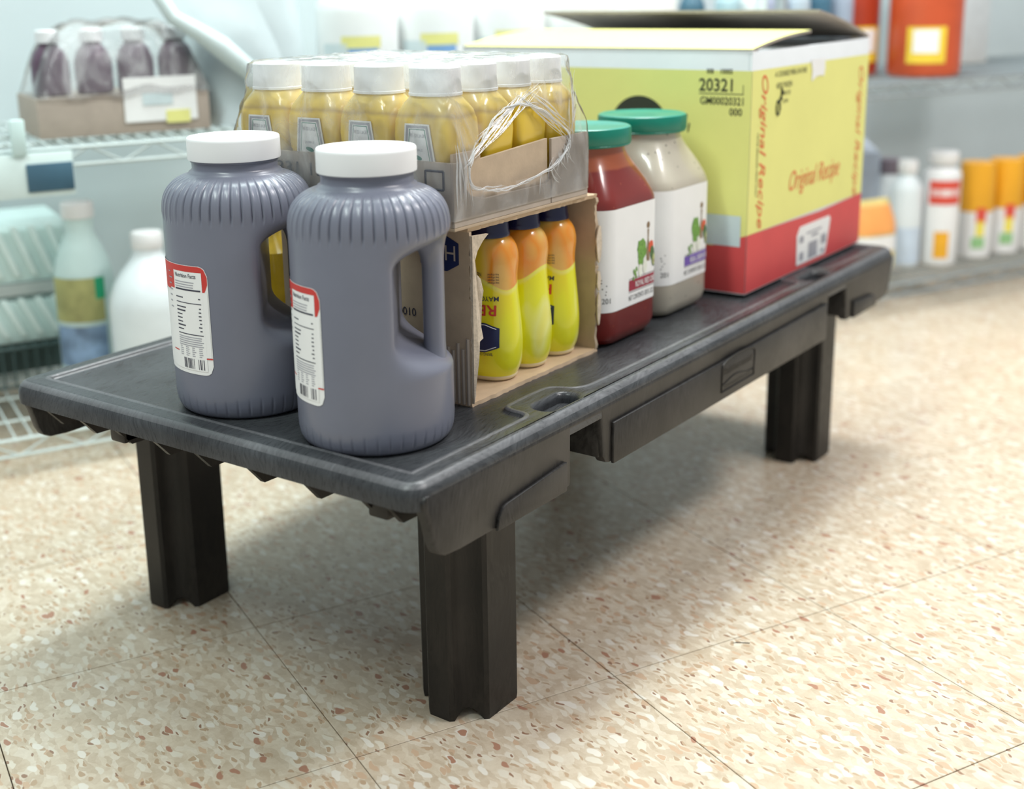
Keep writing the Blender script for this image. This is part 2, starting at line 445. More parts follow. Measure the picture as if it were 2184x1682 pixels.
# raised panels on the skirt
def raised(poly, y, sgn):
    c = Vector((sum(p[0] for p in poly) / len(poly), sum(p[1] for p in poly) / len(poly)))
    return obj('raised_panel', MB().prism(poly, y, y + sgn * .0042, lambda a, b, d: (a, d, b)), M['rack_side'], rack, bevel=.0014)
for y, sg in ((0.0, -1), (WD, 1)):
    raised([(.326, .2362), (.921, .2330), (.9235, .2370), (.9235, .2855), (.326, .2825)], y, sg)
    raised([(.113, .2372), (.116, .2500), (.121, .2570), (.128, .2600), (.2345, .2680), (.2345, .2365)], y, sg)
    raised([(1.030, .2400), (1.030, .2660), (1.112, .2600), (1.120, .2560), (1.124, .2500), (1.127, .2400)], y, sg)
# maker's emblem moulded into the skirt
eb = MB(); yE = -.0042
arc = [(.584, .2450), (.676, .2455), (.678, .2770)] + [(.631 + .047 * cos(t), .2715 + .0055 * 1 + .008 * sin(t)) for t in [pi * k / 14 for k in range(1, 14)]] + [(.584, .2770)]
def frame_tube(mb, pts, y, r): mb.tube([(a, y, b) for a, b in pts + [pts[0]]], r, 5)
frame_tube(eb, arc, yE - .0002, .0011)
emb = obj('emblem', eb, M['leg'], rack)
lb = MB()
put_text(lb, 'Rubbermaid', .0095, lambda a, b: (.590 + a, yE - .0006, .2655 + b), bold=.01, width=.080)
put_text(lb, 'Commercial Products', .0048, lambda a, b: (.592 + a, yE - .0006, .2485 + b), width=.074)
lb.tube([(.586 + .09 * k / 12, yE - .0003, .2565 + .003 * sin(k / 12 * 2 * pi - 1)) for k in range(13)], .0008, 5)
obj('lettering', lb, M['leg'], emb, smooth=False)

# legs : octagonal posts, corners hollowed by a groove, arched feet
def leg_mesh():
    hx, hy, cx_, cy_ = .053, .0437, .028, .031
    cor = [(-1, -1), (1, -1), (1, 1), (-1, 1)]
    ring = []
    def corner(sx, sy, flip):
        a = (sx * hx, sy * (hy - cy_)); b = (sx * (hx - cx_), sy * hy)
        if flip: a, b = b, a
        pts = []
        for k in range(9):
            t = k / 8
            x = a[0] + (b[0] - a[0]) * t; y = a[1] + (b[1] - a[1]) * t
            w = max(0, sin(pi * min(max((t - .14) / .72, 0), 1)))
            d = .0085 * w ** .8
            pts.append((x - sx * d * .707, y - sy * d * .707, .010 * w ** .9))
        return pts
    ring += corner(-1, -1, False) + corner(1, -1, True) + corner(1, 1, False) + corner(-1, 1, True)
    rings = []
    for z in (0, .006, .3):
        rr = []
        for x, y, zb in ring:
            k = 1.0 if z > .0 else .985
            rr.append((x * k, y * k, (zb + z) if z < .1 else z))
        rings.append(rr)
    mb = MB().loft(rings); return mb
lm_ = None
for x, y in ((.184, .0868), (.184, .0868 + .4385), (.184 + .8776, .0868), (.184 + .8776, .0868 + .4385)):
    if lm_ is None:
        lo = obj('leg', leg_mesh(), M['leg'], rack, ang=28); lm_ = lo.data
    else:
        lo = bpy.data.objects.new('leg', lm_); COL.objects.link(lo); lo.parent = rack
    lo.location = (x, y, 0)
# underside ribs
for y in (.040, .069, .140, .215, .290, .352, .413, .472, .530):
    pl = [(.007, .300), (.007, .2915), (.030, .266), (.128, .264), (.128, .300)]
    obj('rib', MB().prism(pl, y, y + .006, lambda a, b, d: (a, d, b)), M['leg'], rack)
    pl2 = [(L - a, b) for a, b in pl]
    obj('rib', MB().prism(pl2, y, y + .006, lambda a, b, d: (a, d, b)), M['leg'], rack)
for y in (.20, .29, .38):
    obj('beam', MB().box(.245, .99, y - .008, y + .008, .258, .306), M['leg'], rack, bevel=.003)
for y in (.062, .425):
    obj('stud', MB().box(.020, .040, y - .012, y + .012, .268, .300), M['leg'], rack, bevel=.003)

ZT = H - .004   # recessed panel the goods stand on

# ================================================================== SAUCE JUGS
def sstep(a, b, x):
    t = min(max((x - a) / (b - a), 0), 1); return t * t * (3 - 2 * t)
def build_jug():
    HZ = .277
    prof = [(.064, 0), (.0685, .0012), (.0715, .004), (.0738, .009), (.0748, .015), (.0752, .022)]
    prof += [(.0752, .022 + (.2 - .022) * k / 56) for k in range(1, 57)]
    prof += [(.0753, .205), (.0750, .210), (.0743, .215), (.0731, .2195), (.0714, .2235), (.0692, .2272), (.0665, .2305), (.0632, .2335), (.0595, .236), (.0555, .238), (.0515, .2395), (.0482, .2406), (.0466, .2418), (.0458, .2432), (.0436, .2442), (.0428, .2462), (.0428, .2520), (.0440, .2525), (.0440, .2545), (.0425, .2552), (.0425, .262)]
    n = 640; rings = []
    for r, z in prof:
        ring = []
        w = sstep(.200, .172, z) * sstep(.070, .106, z)
        for i in range(n):
            a = 2 * pi * i / n; rr = r
            # shoulder flutes
            g = (a * 46 / (2 * pi)) % 1.0; d = abs(g - .5) * (2 * pi * .075 / 46)
            fw = sstep(.1985, .2025, z) * sstep(.2402, .2370, z)
            rr -= .0019 * fw * exp(-(d / .00085) ** 2) - .0004 * fw * exp(-((d - .0022) / .0009) ** 2)
            # small ticks at the foot
            g2 = (a * 40 / (2 * pi)) % 1.0; d2 = abs(g2 - .5) * (2 * pi * .075 / 40)
            rr -= .0014 * sstep(.003, .006, z) * sstep(.017, .013, z) * exp(-(d2 / .0011) ** 2)
            x, y = rr * cos(a), rr * sin(a)
            if w > 0 and x > -.02:
                kk = .0055; x = x * (1 - w) + w * (-kk * math.log(exp(-x / kk) + exp(-.0245 / kk)))
            ring.append((x, y, z))
        rings.append(ring)
    t = thing('sauce_jug', 'x', 'jug')
    obj('body', MB().loft(rings), M['jug'], t, ang=60)
    # grip
    gr = []
    for k in range(29):
        q = k / 28; z = .060 + (.199 - .060) * q
        fl_ = max(0, abs(q - .5) * 2 - .45) / .55
        xc = .0580 - .010 * fl_ ** 3; hx = .0105 + .0155 * fl_ ** 3; hy = .0175 + .024 * fl_ ** 3
        ring = []
        for i in range(24):
            a = 2 * pi * i / 24; ca, sa = cos(a), sin(a)
            ring.append((xc + hx * math.copysign(abs(ca) ** .75, ca), hy * math.copysign(abs(sa) ** .75, sa), z))
        gr.append(ring)
    obj('handle', MB().loft(gr), M['jug'], t, ang=60)
    # lid
    lp = [(.0445, .2545), (.0462, .2548), (.0464, .2565), (.0464, .2735), (.0460, .2758), (.0450, .2768), (.0430, .2768), (.0418, .2764), (0.0005, .2764)]
    obj('lid', MB().lathe(lp, 96), M['white_lid'], t, ang=50)
    # label : wraps clockwise from az_right to the left
    RL = .0757
    AR, AL, z0, z1 = radians(183 - 311.2), radians(95 - 311.2), .047, .158
    wl = (AR - AL) * RL; hl = z1 - z0
    def mp(rad):
        def f(a, b):  # a from left edge, b from bottom (metres)
            th = AL + a / RL
            return (rad * cos(th), rad * sin(th), z0 + b)
        return f
    def patch(mb, a0, a1, b0, b1, rad, rc=0.0, mi=0):
        # rounded-corner patch (corners on the right side)
        na = max(2, int((a1 - a0) / .003)); f = mp(rad)
        rows = 10
        vs = []; fs = []
        for i in range(na + 1):
            a = a0 + (a1 - a0) * i / na
            ins = 0
            if rc and a > a1 - rc: ins = rc - sqrt(max(0, rc * rc - (a - (a1 - rc)) ** 2))
            for j in range(rows + 1): vs.append(f(a, b0 + ins + (b1 - b0 - 2 * ins) * j / rows))
        for i in range(na):
            for j in range(rows): fs.append((i * (rows + 1) + j, (i + 1) * (rows + 1) + j, (i + 1) * (rows + 1) + j + 1, i * (rows + 1) + j + 1))
        mb.add(vs, fs, mi)
    lab = MB(); patch(lab, 0, wl, 0, hl, RL, .010); lo = obj('label_sheet', lab, M['white_paper'], t, fixn=False)
    rd = MB(); patch(rd, 0, wl - .0005, hl - .028, hl - .0005, RL + .0002, .010); obj('red_header', rd, M['red_ink'], lo, fixn=False)
    rd = MB(); patch(rd, wl - .007, wl, .017, .0182, RL + .0005); obj('red_mark', rd, M['red_ink'], lo, fixn=False)
    rd = MB(); patch(rd, wl - .058, wl - .047, .021, .0222, RL + .0005); obj('red_mark', rd, M['red_ink'], lo, fixn=False)
    wp = MB(); patch(wp, wl - .046, wl - .0065, .004, hl - .0065, RL + .0004); patch(wp, 0, wl - .0545, .004, hl - .030, RL + .0003)
    patch(wp, wl - .007, wl - .0010, .0185, hl - .026, RL + .00035); patch(wp, wl - .055, wl - .045, .004, hl - .0255, RL + .00035)
    obj('facts_panel', wp, M['white_paper'], lo, fixn=False)
    ik = MB(); f = mp(RL + .0006); x0 = wl - .044; x1 = wl - .0085
    put_text(ik, 'Nutrition Facts', .0042, lambda a, b: f(x0 + .001 + a, hl - .0125 + b), bold=.015, width=.030)
    def bar(a0, a1, b, h): patch(ik, a0, a1, b, b + h, RL + .0006)
    bar(x0, x1, hl - .0255, .0016); bar(x0, x1, hl - .0385, .0008); bar(x0, x1, .0405, .0009)
    for k in range(11):
        b = hl - .0335 - .0038 * k - (0.006 if k else 0)
        if b < .043: break
        w_ = random.uniform(.008, .019); bar(x0, x0 + w_, b, .0011 if k % 4 != 2 else .0014)
        bar(x1 - random.uniform(.003, .005), x1 - .0008, b, .0011)
    bars = [.0245 + .0011 * k for k in range(0)]
    for k in range(13):
        a = x0 + .006 + k * .0021 + (.004 if k > 7 else 0)
        if a + .0012 < x1 - .001: bar(a, a + random.choice((.0006, .0010, .0013)), .0055, .0105)
    obj('lettering', ik, M['dark_ink'], lo, fixn=False, smooth=False)
    gk = MB()
    def gbar(a0, a1, b, h): patch(gk, a0, a1, b, b + h, RL + .0006)
    for k in range(3): gbar(x0, x1 - random.uniform(0.004, .012), hl - .0175 - .0025 * k, .0009)
    for k in range(5): gbar(x0, x1 - random.uniform(0, .004), .0375 - .0022 * k, .0009)
    for c in range(4):
        for k in range(6): gbar(x0 + .001 + c * .0092, x0 + .001 + c * .0092 + random.uniform(.003, .006), .0268 - .0021 * k + .0, .0008) if .0268 - .0021 * k > .0175 else None
    for k in range(7): gbar(wl - .058, wl - .058 + random.uniform(.004, .008), .065 + .006 * k, .0012)
    obj('small_print', gk, M['grey_ink'], lo, fixn=False, smooth=False)
    return t
jug = build_jug()
jug.location = (.1012, .1290, ZT); jug.rotation_euler = (0, 0, radians(306.5))
jug['label'] = 'grey gallon sauce jug nearest the rack corner, its handle hole showing cardboard'; jug['group'] = 'grey sauce jugs'
jug2 = copy_tree(jug, (.1090, .3113, ZT), radians(311.5), 'grey gallon sauce jug set back, behind and left of the other jug', 'grey sauce jugs')

for c in children(jug):
    if c.name.startswith('label_sheet'): c.rotation_euler = (0, 0, radians(4.7))
for c in children(jug2):
    if c.name.startswith('label_sheet'): c.rotation_euler = (0, 0, radians(17))
# ================================================================== SQUEEZE MAYONNAISE CARTON
CX0, CX1, CY0, CY1, CZ0, CZ1 = .2120, .4580, .0960, .355, ZT, .4985
ct = thing('open_carton', 'torn-open cardboard carton holding yellow squeeze bottles, under the wrapped tray', 'box', ((CX0 + CX1) / 2, (CY0 + CY1) / 2, CZ0))
def rel(o): return Vector(o.location)
def jag(n, amp): return [random.uniform(-amp, amp) for _ in range(n)]
cx, cy, cz = ct.location
th = .004
def wallbox(name, x0, x1, y0, y1, z0, z1, mat, **k):
    return obj(name, MB().box(x0 - cx, x1 - cx, y0 - cy, y1 - cy, z0 - cz, z1 - cz), mat, ct, **k)
# panels with torn front edges : strips along y=CY0 jittered
def torn_panel(name, mk, n, amp, mat, base=0.0):
    # mk(s, front_offset, side) -> point ; side 0/1 for the two faces
    jit = [random.uniform(-amp, amp) * (1 if 0 < k < n else .3) for k in range(n + 1)]
    mb = MB(); vs = []; fs = []
    for k in range(n + 1):
        s_ = k / n
        vs += [mk(s_, jit[k] + base, 0), mk(s_, jit[k] * .6 + base + random.uniform(0, .0012), 1), mk(s_, None, 1), mk(s_, None, 0)]
    for k in range(n):
        a, b = 4 * k, 4 * k + 4
        fs += [(a, b, b + 1, a + 1), (a + 1, b + 1, b + 2, a + 2), (a + 2, b + 2, b + 3, a + 3), (a + 3, b + 3, b, a)]
    fs += [(0, 1, 2, 3), (4 * n + 3, 4 * n + 2, 4 * n + 1, 4 * n)]
    mb.add(vs, fs); return obj(name, mb, mat, ct, ang=30)
def P_(x, y, z): return (x - cx, y - cy, z - cz)
torn_panel('bottom_panel', lambda s, f, d: P_(CX0 + (CX1 - CX0) * s, CY0 + f if f is not None else CY1, CZ0 + (th if d else 0)), 44, .0012, M['card_in'])
torn_panel('top_panel', lambda s, f, d: P_(CX0 + (CX1 - CX0) * s, CY0 + .001 + f if f is not None else CY1, CZ1 - (th if d else 0)), 50, .0022, M['card_in'])
rp = torn_panel('right_panel', lambda s, f, d: P_(CX1 - (th if d else 0), CY0 + f if f is not None else CY1, CZ0 + th + (CZ1 - CZ0 - 2 * th) * s), 40, .0018, M['card'])
lp_ = torn_panel('left_panel', lambda s, f, d: P_(CX0 + (th if d else 0), CY0 + f if f is not None else CY1, CZ0 + th + (CZ1 - CZ0 - 2 * th) * s), 40, .0015, M['card'])
wallbox('back_panel', CX0 + th, CX1 - th, CY1 - th, CY1, CZ0 + th, CZ1 - th, M['card'])
# remnant of the torn front panel along the left edge
rem = [(0, .004), (.0045, .012), (.0035, .03), (.006, .05), (.010, .068), (.0165, .070), (.0155, .082), (.016, .098), (.014, .112), (.0155, .120), (.012, .133), (.007, .138), (.006, .150), (.012, .161), (.020, .170), (.028, .176), (.0, .178)]
rmb = MB().prism(rem, 0, .0035, lambda a, b, d: P_(CX0 + .0002 + a, CY0 - .003 + d + .002 * sin(b * 90), CZ0 + b))
obj('torn_strip', rmb, M['card_torn'], ct, smooth=False, label='pale torn paper edge')
# torn patches of liner along the right edge
for zc, hh, ww in ((.128, .022, .007), (.085, .012, .005), (.052, .02, .004)):
    pl = [(random.uniform(.6, 1) * ww * cos(t), hh * sin(t)) for t in [2 * pi * k / 11 for k in range(11)]]
    obj('torn_patch', MB().prism(pl, 0, .0015, lambda a, b, d: P_(CX1 - .001 + a, CY0 - .0032 + d, CZ0 + zc + b)), M['card_torn'], ct, smooth=False)
# exposed corrugation low on the left face
cg = MB()
for k in range(7):
    y = CY0 + .004 + k * .0062
    zt = .072 - .010 * abs(sin(k * 1.7)) - .0016 * k
    cg.tube([P_(CX0 - .0001, y, CZ0 + .002), P_(CX0 - .0001, y, CZ0 + zt)], .0021, 7)
obj('corrugation', cg, M['card_grey'], ct, label='exposed grey corrugated flutes')
# printed hexagon and codes on the left face
def left_face(a, b): return P_(CX0 - .0005, CY0 + a, CZ0 + b)   # a grows to the back (left in view)
hexp = [(.013, .1475), (.013, .172 - .003), (.028, .1775 - .002), (.046, .1775 - .004), (.062, .166), (.062, .1445), (.046, .1395), (.028, .1395)]
hx = obj('printed_badge', MB().flat(hexp, left_face), M['navy_print'], ct, fixn=False, smooth=False)
tx = MB(); put_text(tx, 'HE', .016, lambda a, b: P_(CX0 - .0009, CY0 + .017 + a, CZ0 + .166 - b), bold=.0)
obj('lettering', tx, M['card_grey'], hx, fixn=False, smooth=False)
tx = MB(); put_text(tx, '480010', .0085, lambda a, b: P_(CX0 - .0006, CY0 + .106 - a, CZ0 + .087 + b), bold=.01, width=.036)
put_text(tx, '2494', .0085, lambda a, b: P_(CX0 - .0006, CY0 + .104 - a, CZ0 + .070 + b), bold=.01, width=.024)
obj('printed_code', tx, M['dark_ink'], ct, fixn=False, smooth=False)

# squeeze bottles
def sleeve_mat():
    t = NT('yellow_sleeve_print'); tc = t.n('ShaderNodeTexCoord'); sp = t.n('ShaderNodeSeparateXYZ'); t.l(tc.outputs['Object'], sp.inputs[0])
    # wavy boundary between yellow base and orange shoulder
    sn = t.n('ShaderNodeMath', operation='MULTIPLY_ADD'); sn.inputs[1].default_value = 62; sn.inputs[2].default_value = 2.6; dxy = t.n('ShaderNodeMath', operation='SUBTRACT'); t.l(sp.outputs['Y'], dxy.inputs[0]); t.l(sp.outputs['X'], dxy.inputs[1]); t.l(dxy.outputs[0], sn.inputs[0])
    si = t.n('ShaderNodeMath', operation='SINE'); t.l(sn.outputs[0], si.inputs[0])
    h_ = t.n('ShaderNodeMath', operation='MULTIPLY_ADD'); h_.inputs[1].default_value = .0075; t.l(si.outputs[0], h_.inputs[0]); t.l(sp.outputs['Z'], h_.inputs[2])
    v = t.coord((30, 30, 14)); nz = t.noise(v, .8, 1, .4, .5)
    yel = t.ramp(nz, [(.28, (.84, .66, .01)), (.40, (.84, .80, .004)), (.56, (.84, .82, .02)), (.66, (.88, .86, .22)), (.76, (.84, .74, .03))])
    org = t.ramp(nz, [(.28, (.76, .48, .12)), (.45, (.82, .28, .015)), (.58, (.82, .56, .14)), (.70, (.80, .60, .03))])
    mr = t.n('ShaderNodeMapRange'); mr.inputs['From Min'].default_value = .1075; mr.inputs['From Max'].default_value = .1085; t.l(h_.outputs[0], mr.inputs['Value'])
    c = t.mix(mr.outputs[0], yel, org)
    m2 = t.ramp(h_.outputs[0], [(.1052, (0, 0, 0)), (.1062, (1, 1, 1)), (.1080, (1, 1, 1)), (.1092, (0, 0, 0))])
    c = t.mix(m2, c, (.88, .84, .55, 1))
    t.l(c, t.b.inputs['Base Color']); t.set(Roughness=.22); t.b.inputs['Coat Weight'].default_value = .6; t.b.inputs['Coat Roughness'].default_value = .06
    return t.m
M['sleeve'] = sleeve_mat()
def build_squeeze():
    t = thing('squeeze_bottle', 'x', 'bottle')
    pr = [(.80, .004), (.90, .010), (.965, .018), (1.0, .034), (1.0, .046), (.965, .062), (.91, .082), (.87, .098), (.85, .110), (.865, .119), (.90, .128), (.905, .134), (.885, .141), (.82, .148), (.71, .1535), (.60, .157)]
    A, B = .0285, .0355
    def ring(k, z, e=2.3, n=44):
        kk = k
        return [(A * kk * math.copysign(abs(cos(a)) ** (2 / e), cos(a)), B * kk * math.copysign(abs(sin(a)) ** (2 / e), sin(a)), z) for a in [2 * pi * i / n for i in range(n)]]
    # resample smoothly
    zs = []; 
    def kz(z):
        for (k0, z0), (k1, z1) in zip(pr, pr[1:]):
            if z <= z1: 
                q = (z - z0) / (z1 - z0); return k0 + (k1 - k0) * q
        return pr[-1][0]
    N = 46; raw = [kz(.004 + (.157 - .004) * i / N) for i in range(N + 1)]
    for _ in range(3): raw = [raw[0]] + [(raw[i - 1] + 2 * raw[i] + raw[i + 1]) / 4 for i in range(1, N)] + [raw[-1]]
    obj('body', MB().loft([ring(raw[i], .004 + (.157 - .004) * i / N) for i in range(N + 1)]), M['sleeve'], t, ang=60)
    obj('base', MB().loft([ring(.70, 0), ring(.79, .0012), ring(.83, .004), ring(.82, .006)]), M['cream'], t, ang=60)
    cr = [(.0225, .1555), (.0228, .158), (.0220, .1605), (.0215, .162), (.0208, .174), (.0200, .1770), (.0150, .1785), (.0005, .1785)]
    cap = MB().lathe(cr, 48); obj('cap', cap, M['navy'], t, ang=40)
    return t, (A, B, raw, ring)
sq, (SA, SB, SRAW, _r) = build_squeeze()
def sq_pt(y, z, eps=.0006, e=2.3, sgn=-1):
    """point on the -x side of the bottle at lateral y, height z"""
    i = (z - .004) / (.157 - .004) * 46; i = min(max(i, 0), 45.999); k = SRAW[int(i)] * (1 - i % 1) + SRAW[int(i) + 1] * (i % 1)
    q = max(0, 1 - (abs(y) / (SB * k)) ** e)
    return (sgn * (SA * k * q ** (1 / e) + eps), y * 1.0, z)
# front print: y>0 is left when seen from -x
def refine(poly, n=6):
    out = []
    for i in range(len(poly)):
        a, b = poly[i], poly[(i + 1) % len(poly)]
        out += [(a[0] + (b[0] - a[0]) * k / n, a[1] + (b[1] - a[1]) * k / n) for k in range(n)]
    return out
def stripfill(mb, zs, fn, ny, mp):
    """fn(z)->(y0,y1)"""
    vs = []; fs = []
    for z in zs:
        y0, y1 = fn(z)
        vs += [mp(y0 + (y1 - y0) * k / ny, z) for k in range(ny + 1)]
    for j in range(len(zs) - 1):
        for k in range(ny): a = j * (ny + 1) + k; fs.append((a, a + 1, a + ny + 2, a + ny + 1))
    mb.add(vs, fs)
def hexrange(z):
    # badge: wide, sides pointed up and down in the middle
    return (-.0225, .0225)
def add_front(t):
    bd = MB()
    vs = []; ny, nz = 18, 8
    def zb(y, s): # badge outline top/bottom bulging to the centre
        q = 1 - abs(y) / .0235
        return .050 + s * (.0105 + .0055 * min(1, q * 1.6))
    for j in range(nz + 1):
        for k in range(ny + 1):
            y = -.0235 + .047 * k / ny; vs.append(sq_pt(y, zb(y, -1) + (zb(y, 1) - zb(y, -1)) * j / nz))
    fs = [(j * (ny + 1) + k, j * (ny + 1) + k + 1, (j + 1) * (ny + 1) + k + 1, (j + 1) * (ny + 1) + k) for j in range(nz) for k in range(ny)]
    bd.add(vs, fs); b = obj('badge', bd, M['navy_print'], t, fixn=False)
    ln = MB()
    for s in (-1, 1):
        ln.tube([sq_pt(-.0205 + .041 * k / 14, zb(-.0205 + .041 * k / 14, s) - s * .002, .0009) for k in range(15)], .0004, 4)
    obj('badge_outline', ln, M['box_white'], b)
    tx = MB(); put_text(tx, 'REAL', .0115, lambda a, bb: sq_pt(a - .0, .0745 + .0 - bb + .0105, .0009), bold=.02, width=.040, align='c')
    obj('lettering', tx, M['red_ink'], t, fixn=False, smooth=False)
    tx = MB(); put_text(tx, 'MAYONNAISE', .0052, lambda a, bb: sq_pt(a, .0945 - bb, .0009), bold=.01, width=.044, align='c')
    put_text(tx, "'BRING OUT THE BEST'", .0032, lambda a, bb: sq_pt(a, .0335 - bb, .0009), width=.034, align='c')
    put_text(tx, 'NET 15 OZ', .0045, lambda a, bb: sq_pt(a + .006, .1200 - bb, .0009), width=.020, align='c')
    for k in range(4): put_text(tx, 'keep refrigerated', .0022, lambda a, bb: sq_pt(a - .0165, .1190 - .003 * k - bb, .0009), width=.011, align='c')
    obj('small_print', tx, M['dark_ink'], t, fixn=False, smooth=False)
BZ = CZ0 + th + .0005
pos = [(.303, .1375), (.3615, .1375), (.4200, .1375)]
sq.location = (*pos[0], BZ)
b2 = copy_tree(sq, (*pos[1], BZ), pi, 'middle squeeze bottle in the torn carton, turned to its plain yellow side', 'yellow squeeze bottles')
sq['label'] = 'leftmost yellow squeeze bottle in the torn carton, red letters on its side'; sq['group'] = 'yellow squeeze bottles'
add_front(sq)
b3 = copy_tree(sq, (*pos[2], BZ), -.06, 'rightmost yellow squeeze bottle in the torn carton, beside its right wall', 'yellow squeeze bottles')
sq.rotation_euler = (0, 0, .12)

# ================================================================== WRAPPED MUSTARD TRAY
TX0, TX1, TY0, TY1, TZ0 = .1865, .4325, .0940, .3960, CZ1 + .0006
WZ = .0665
tr = thing('cardboard_tray', 'shallow beige cardboard tray stacked on the carton, full of mustard', 'tray', ((TX0 + TX1) / 2, (TY0 + TY1) / 2, TZ0))
tcx, tcy, tcz = tr.location
def Q(x, y, z): return (x - tcx, y - tcy, z - tcz)
def tbox(name, x0, x1, y0, y1, z0, z1, mat, **k):
    return obj(name, MB().box(x0 - tcx, x1 - tcx, y0 - tcy, y1 - tcy, z0, z1), mat, tr, **k)
tt = .0035
tbox('tray_floor', TX0, TX1, TY0, TY1, 0, tt, M['card'], bevel=.0008)
tbox('side_wall', TX0, TX0 + tt, TY0 + tt, TY1 - tt, tt, WZ, M['card_grey'], bevel=.0006)
tbox('side_wall', TX1 - tt, TX1, TY0 + tt, TY1 - tt, tt, WZ, M['card_grey'], bevel=.0006)
tbox('back_wall', TX0, TX1, TY1 - tt, TY1, tt, WZ, M['card_grey'], bevel=.0006)
# front wall : low glued panel, a stepped inner flap and a corner flap
def fw(poly, y0, y1, mat, name):
    return obj(name, MB().prism(poly, y0, y1, lambda a, b, d: (a - tcx, d - tcy, b)), mat, tr, bevel=.0005, seg=1)
fw([(TX0, tt), (TX0, WZ), (.200, WZ), (.203, .0645), (.207, .040), (.215, .0315), (.240, .026), (.350, .026), (.3575, .030), (.3575, tt)], TY0, TY0 + tt, M['card_grey'], 'front_panel')
fw([(.3590, tt), (.3590, WZ + .006), (TX1, WZ + .006), (TX1, tt)], TY0, TY0 + tt, M['card_grey'], 'corner_flap')
fw([(TX0 + .004, tt), (TX0 + .004, WZ + .008), (.236, WZ + .0085), (.236, WZ - .001), (.3565, WZ + .0065), (.3565, tt)], TY0 + tt + .0002, TY0 + 2 * tt, M['card'], 'inner_flap')
# printing on the left wall
tx = MB()
def lw(a, b): return (TX0 - .0005 - tcx, TY0 + a - tcy, b)
put_text(tx, '1331 13 C', .0135, lambda a, b: (TX0 - .0006 - tcx, .338 - a - tcy, .043 + b), bold=.005, width=.100)
fr_ = [(.012, .040), (.034, .040), (.034, .058), (.012, .058)]
for k in range(4):
    a, b = fr_[k], fr_[(k + 1) % 4]
    tx.tube([lw(*a), lw(*b)], .0013, 4)
obj('printed_code', tx, M['dark_ink'], tr, fixn=False, smooth=False)

def mustard_mat():
    t = NT('mustard_through_clear_plastic'); tc = t.n('ShaderNodeTexCoord'); sp = t.n('ShaderNodeSeparateXYZ'); t.l(tc.outputs['Object'], sp.inputs[0])
    nz = t.noise(t.coord((40, 40, 20)), 1.0, 2)
    ad = t.n('ShaderNodeMath', operation='MULTIPLY_ADD'); ad.inputs[1].default_value = .008; t.l(nz, ad.inputs[0]); t.l(sp.outputs['Z'], ad.inputs[2])
    c = t.ramp(ad.outputs[0], [(0, (.76, .52, .035)), (.1055, (.76, .53, .05)), (.1085, (.48, .32, .05)), (.1105, (.48, .32, .05)), (.1140, (.76, .55, .09)), (.140, (.82, .66, .22))])
    t.l(c, t.b.inputs['Base Color']); t.set(Roughness=.25); t.b.inputs['Coat Weight'].default_value = .5; t.b.inputs['Coat Roughness'].default_value = .08
    return t.m
M['mustard'] = mustard_mat()
def superring(hx, hy, z, e, n=40, ch=0.0):
    return [(hx * math.copysign(abs(cos(a)) ** (2 / e), cos(a)), hy * math.copysign(abs(sin(a)) ** (2 / e), sin(a)), z) for a in [2 * pi * (i + .5) / n for i in range(n)]]
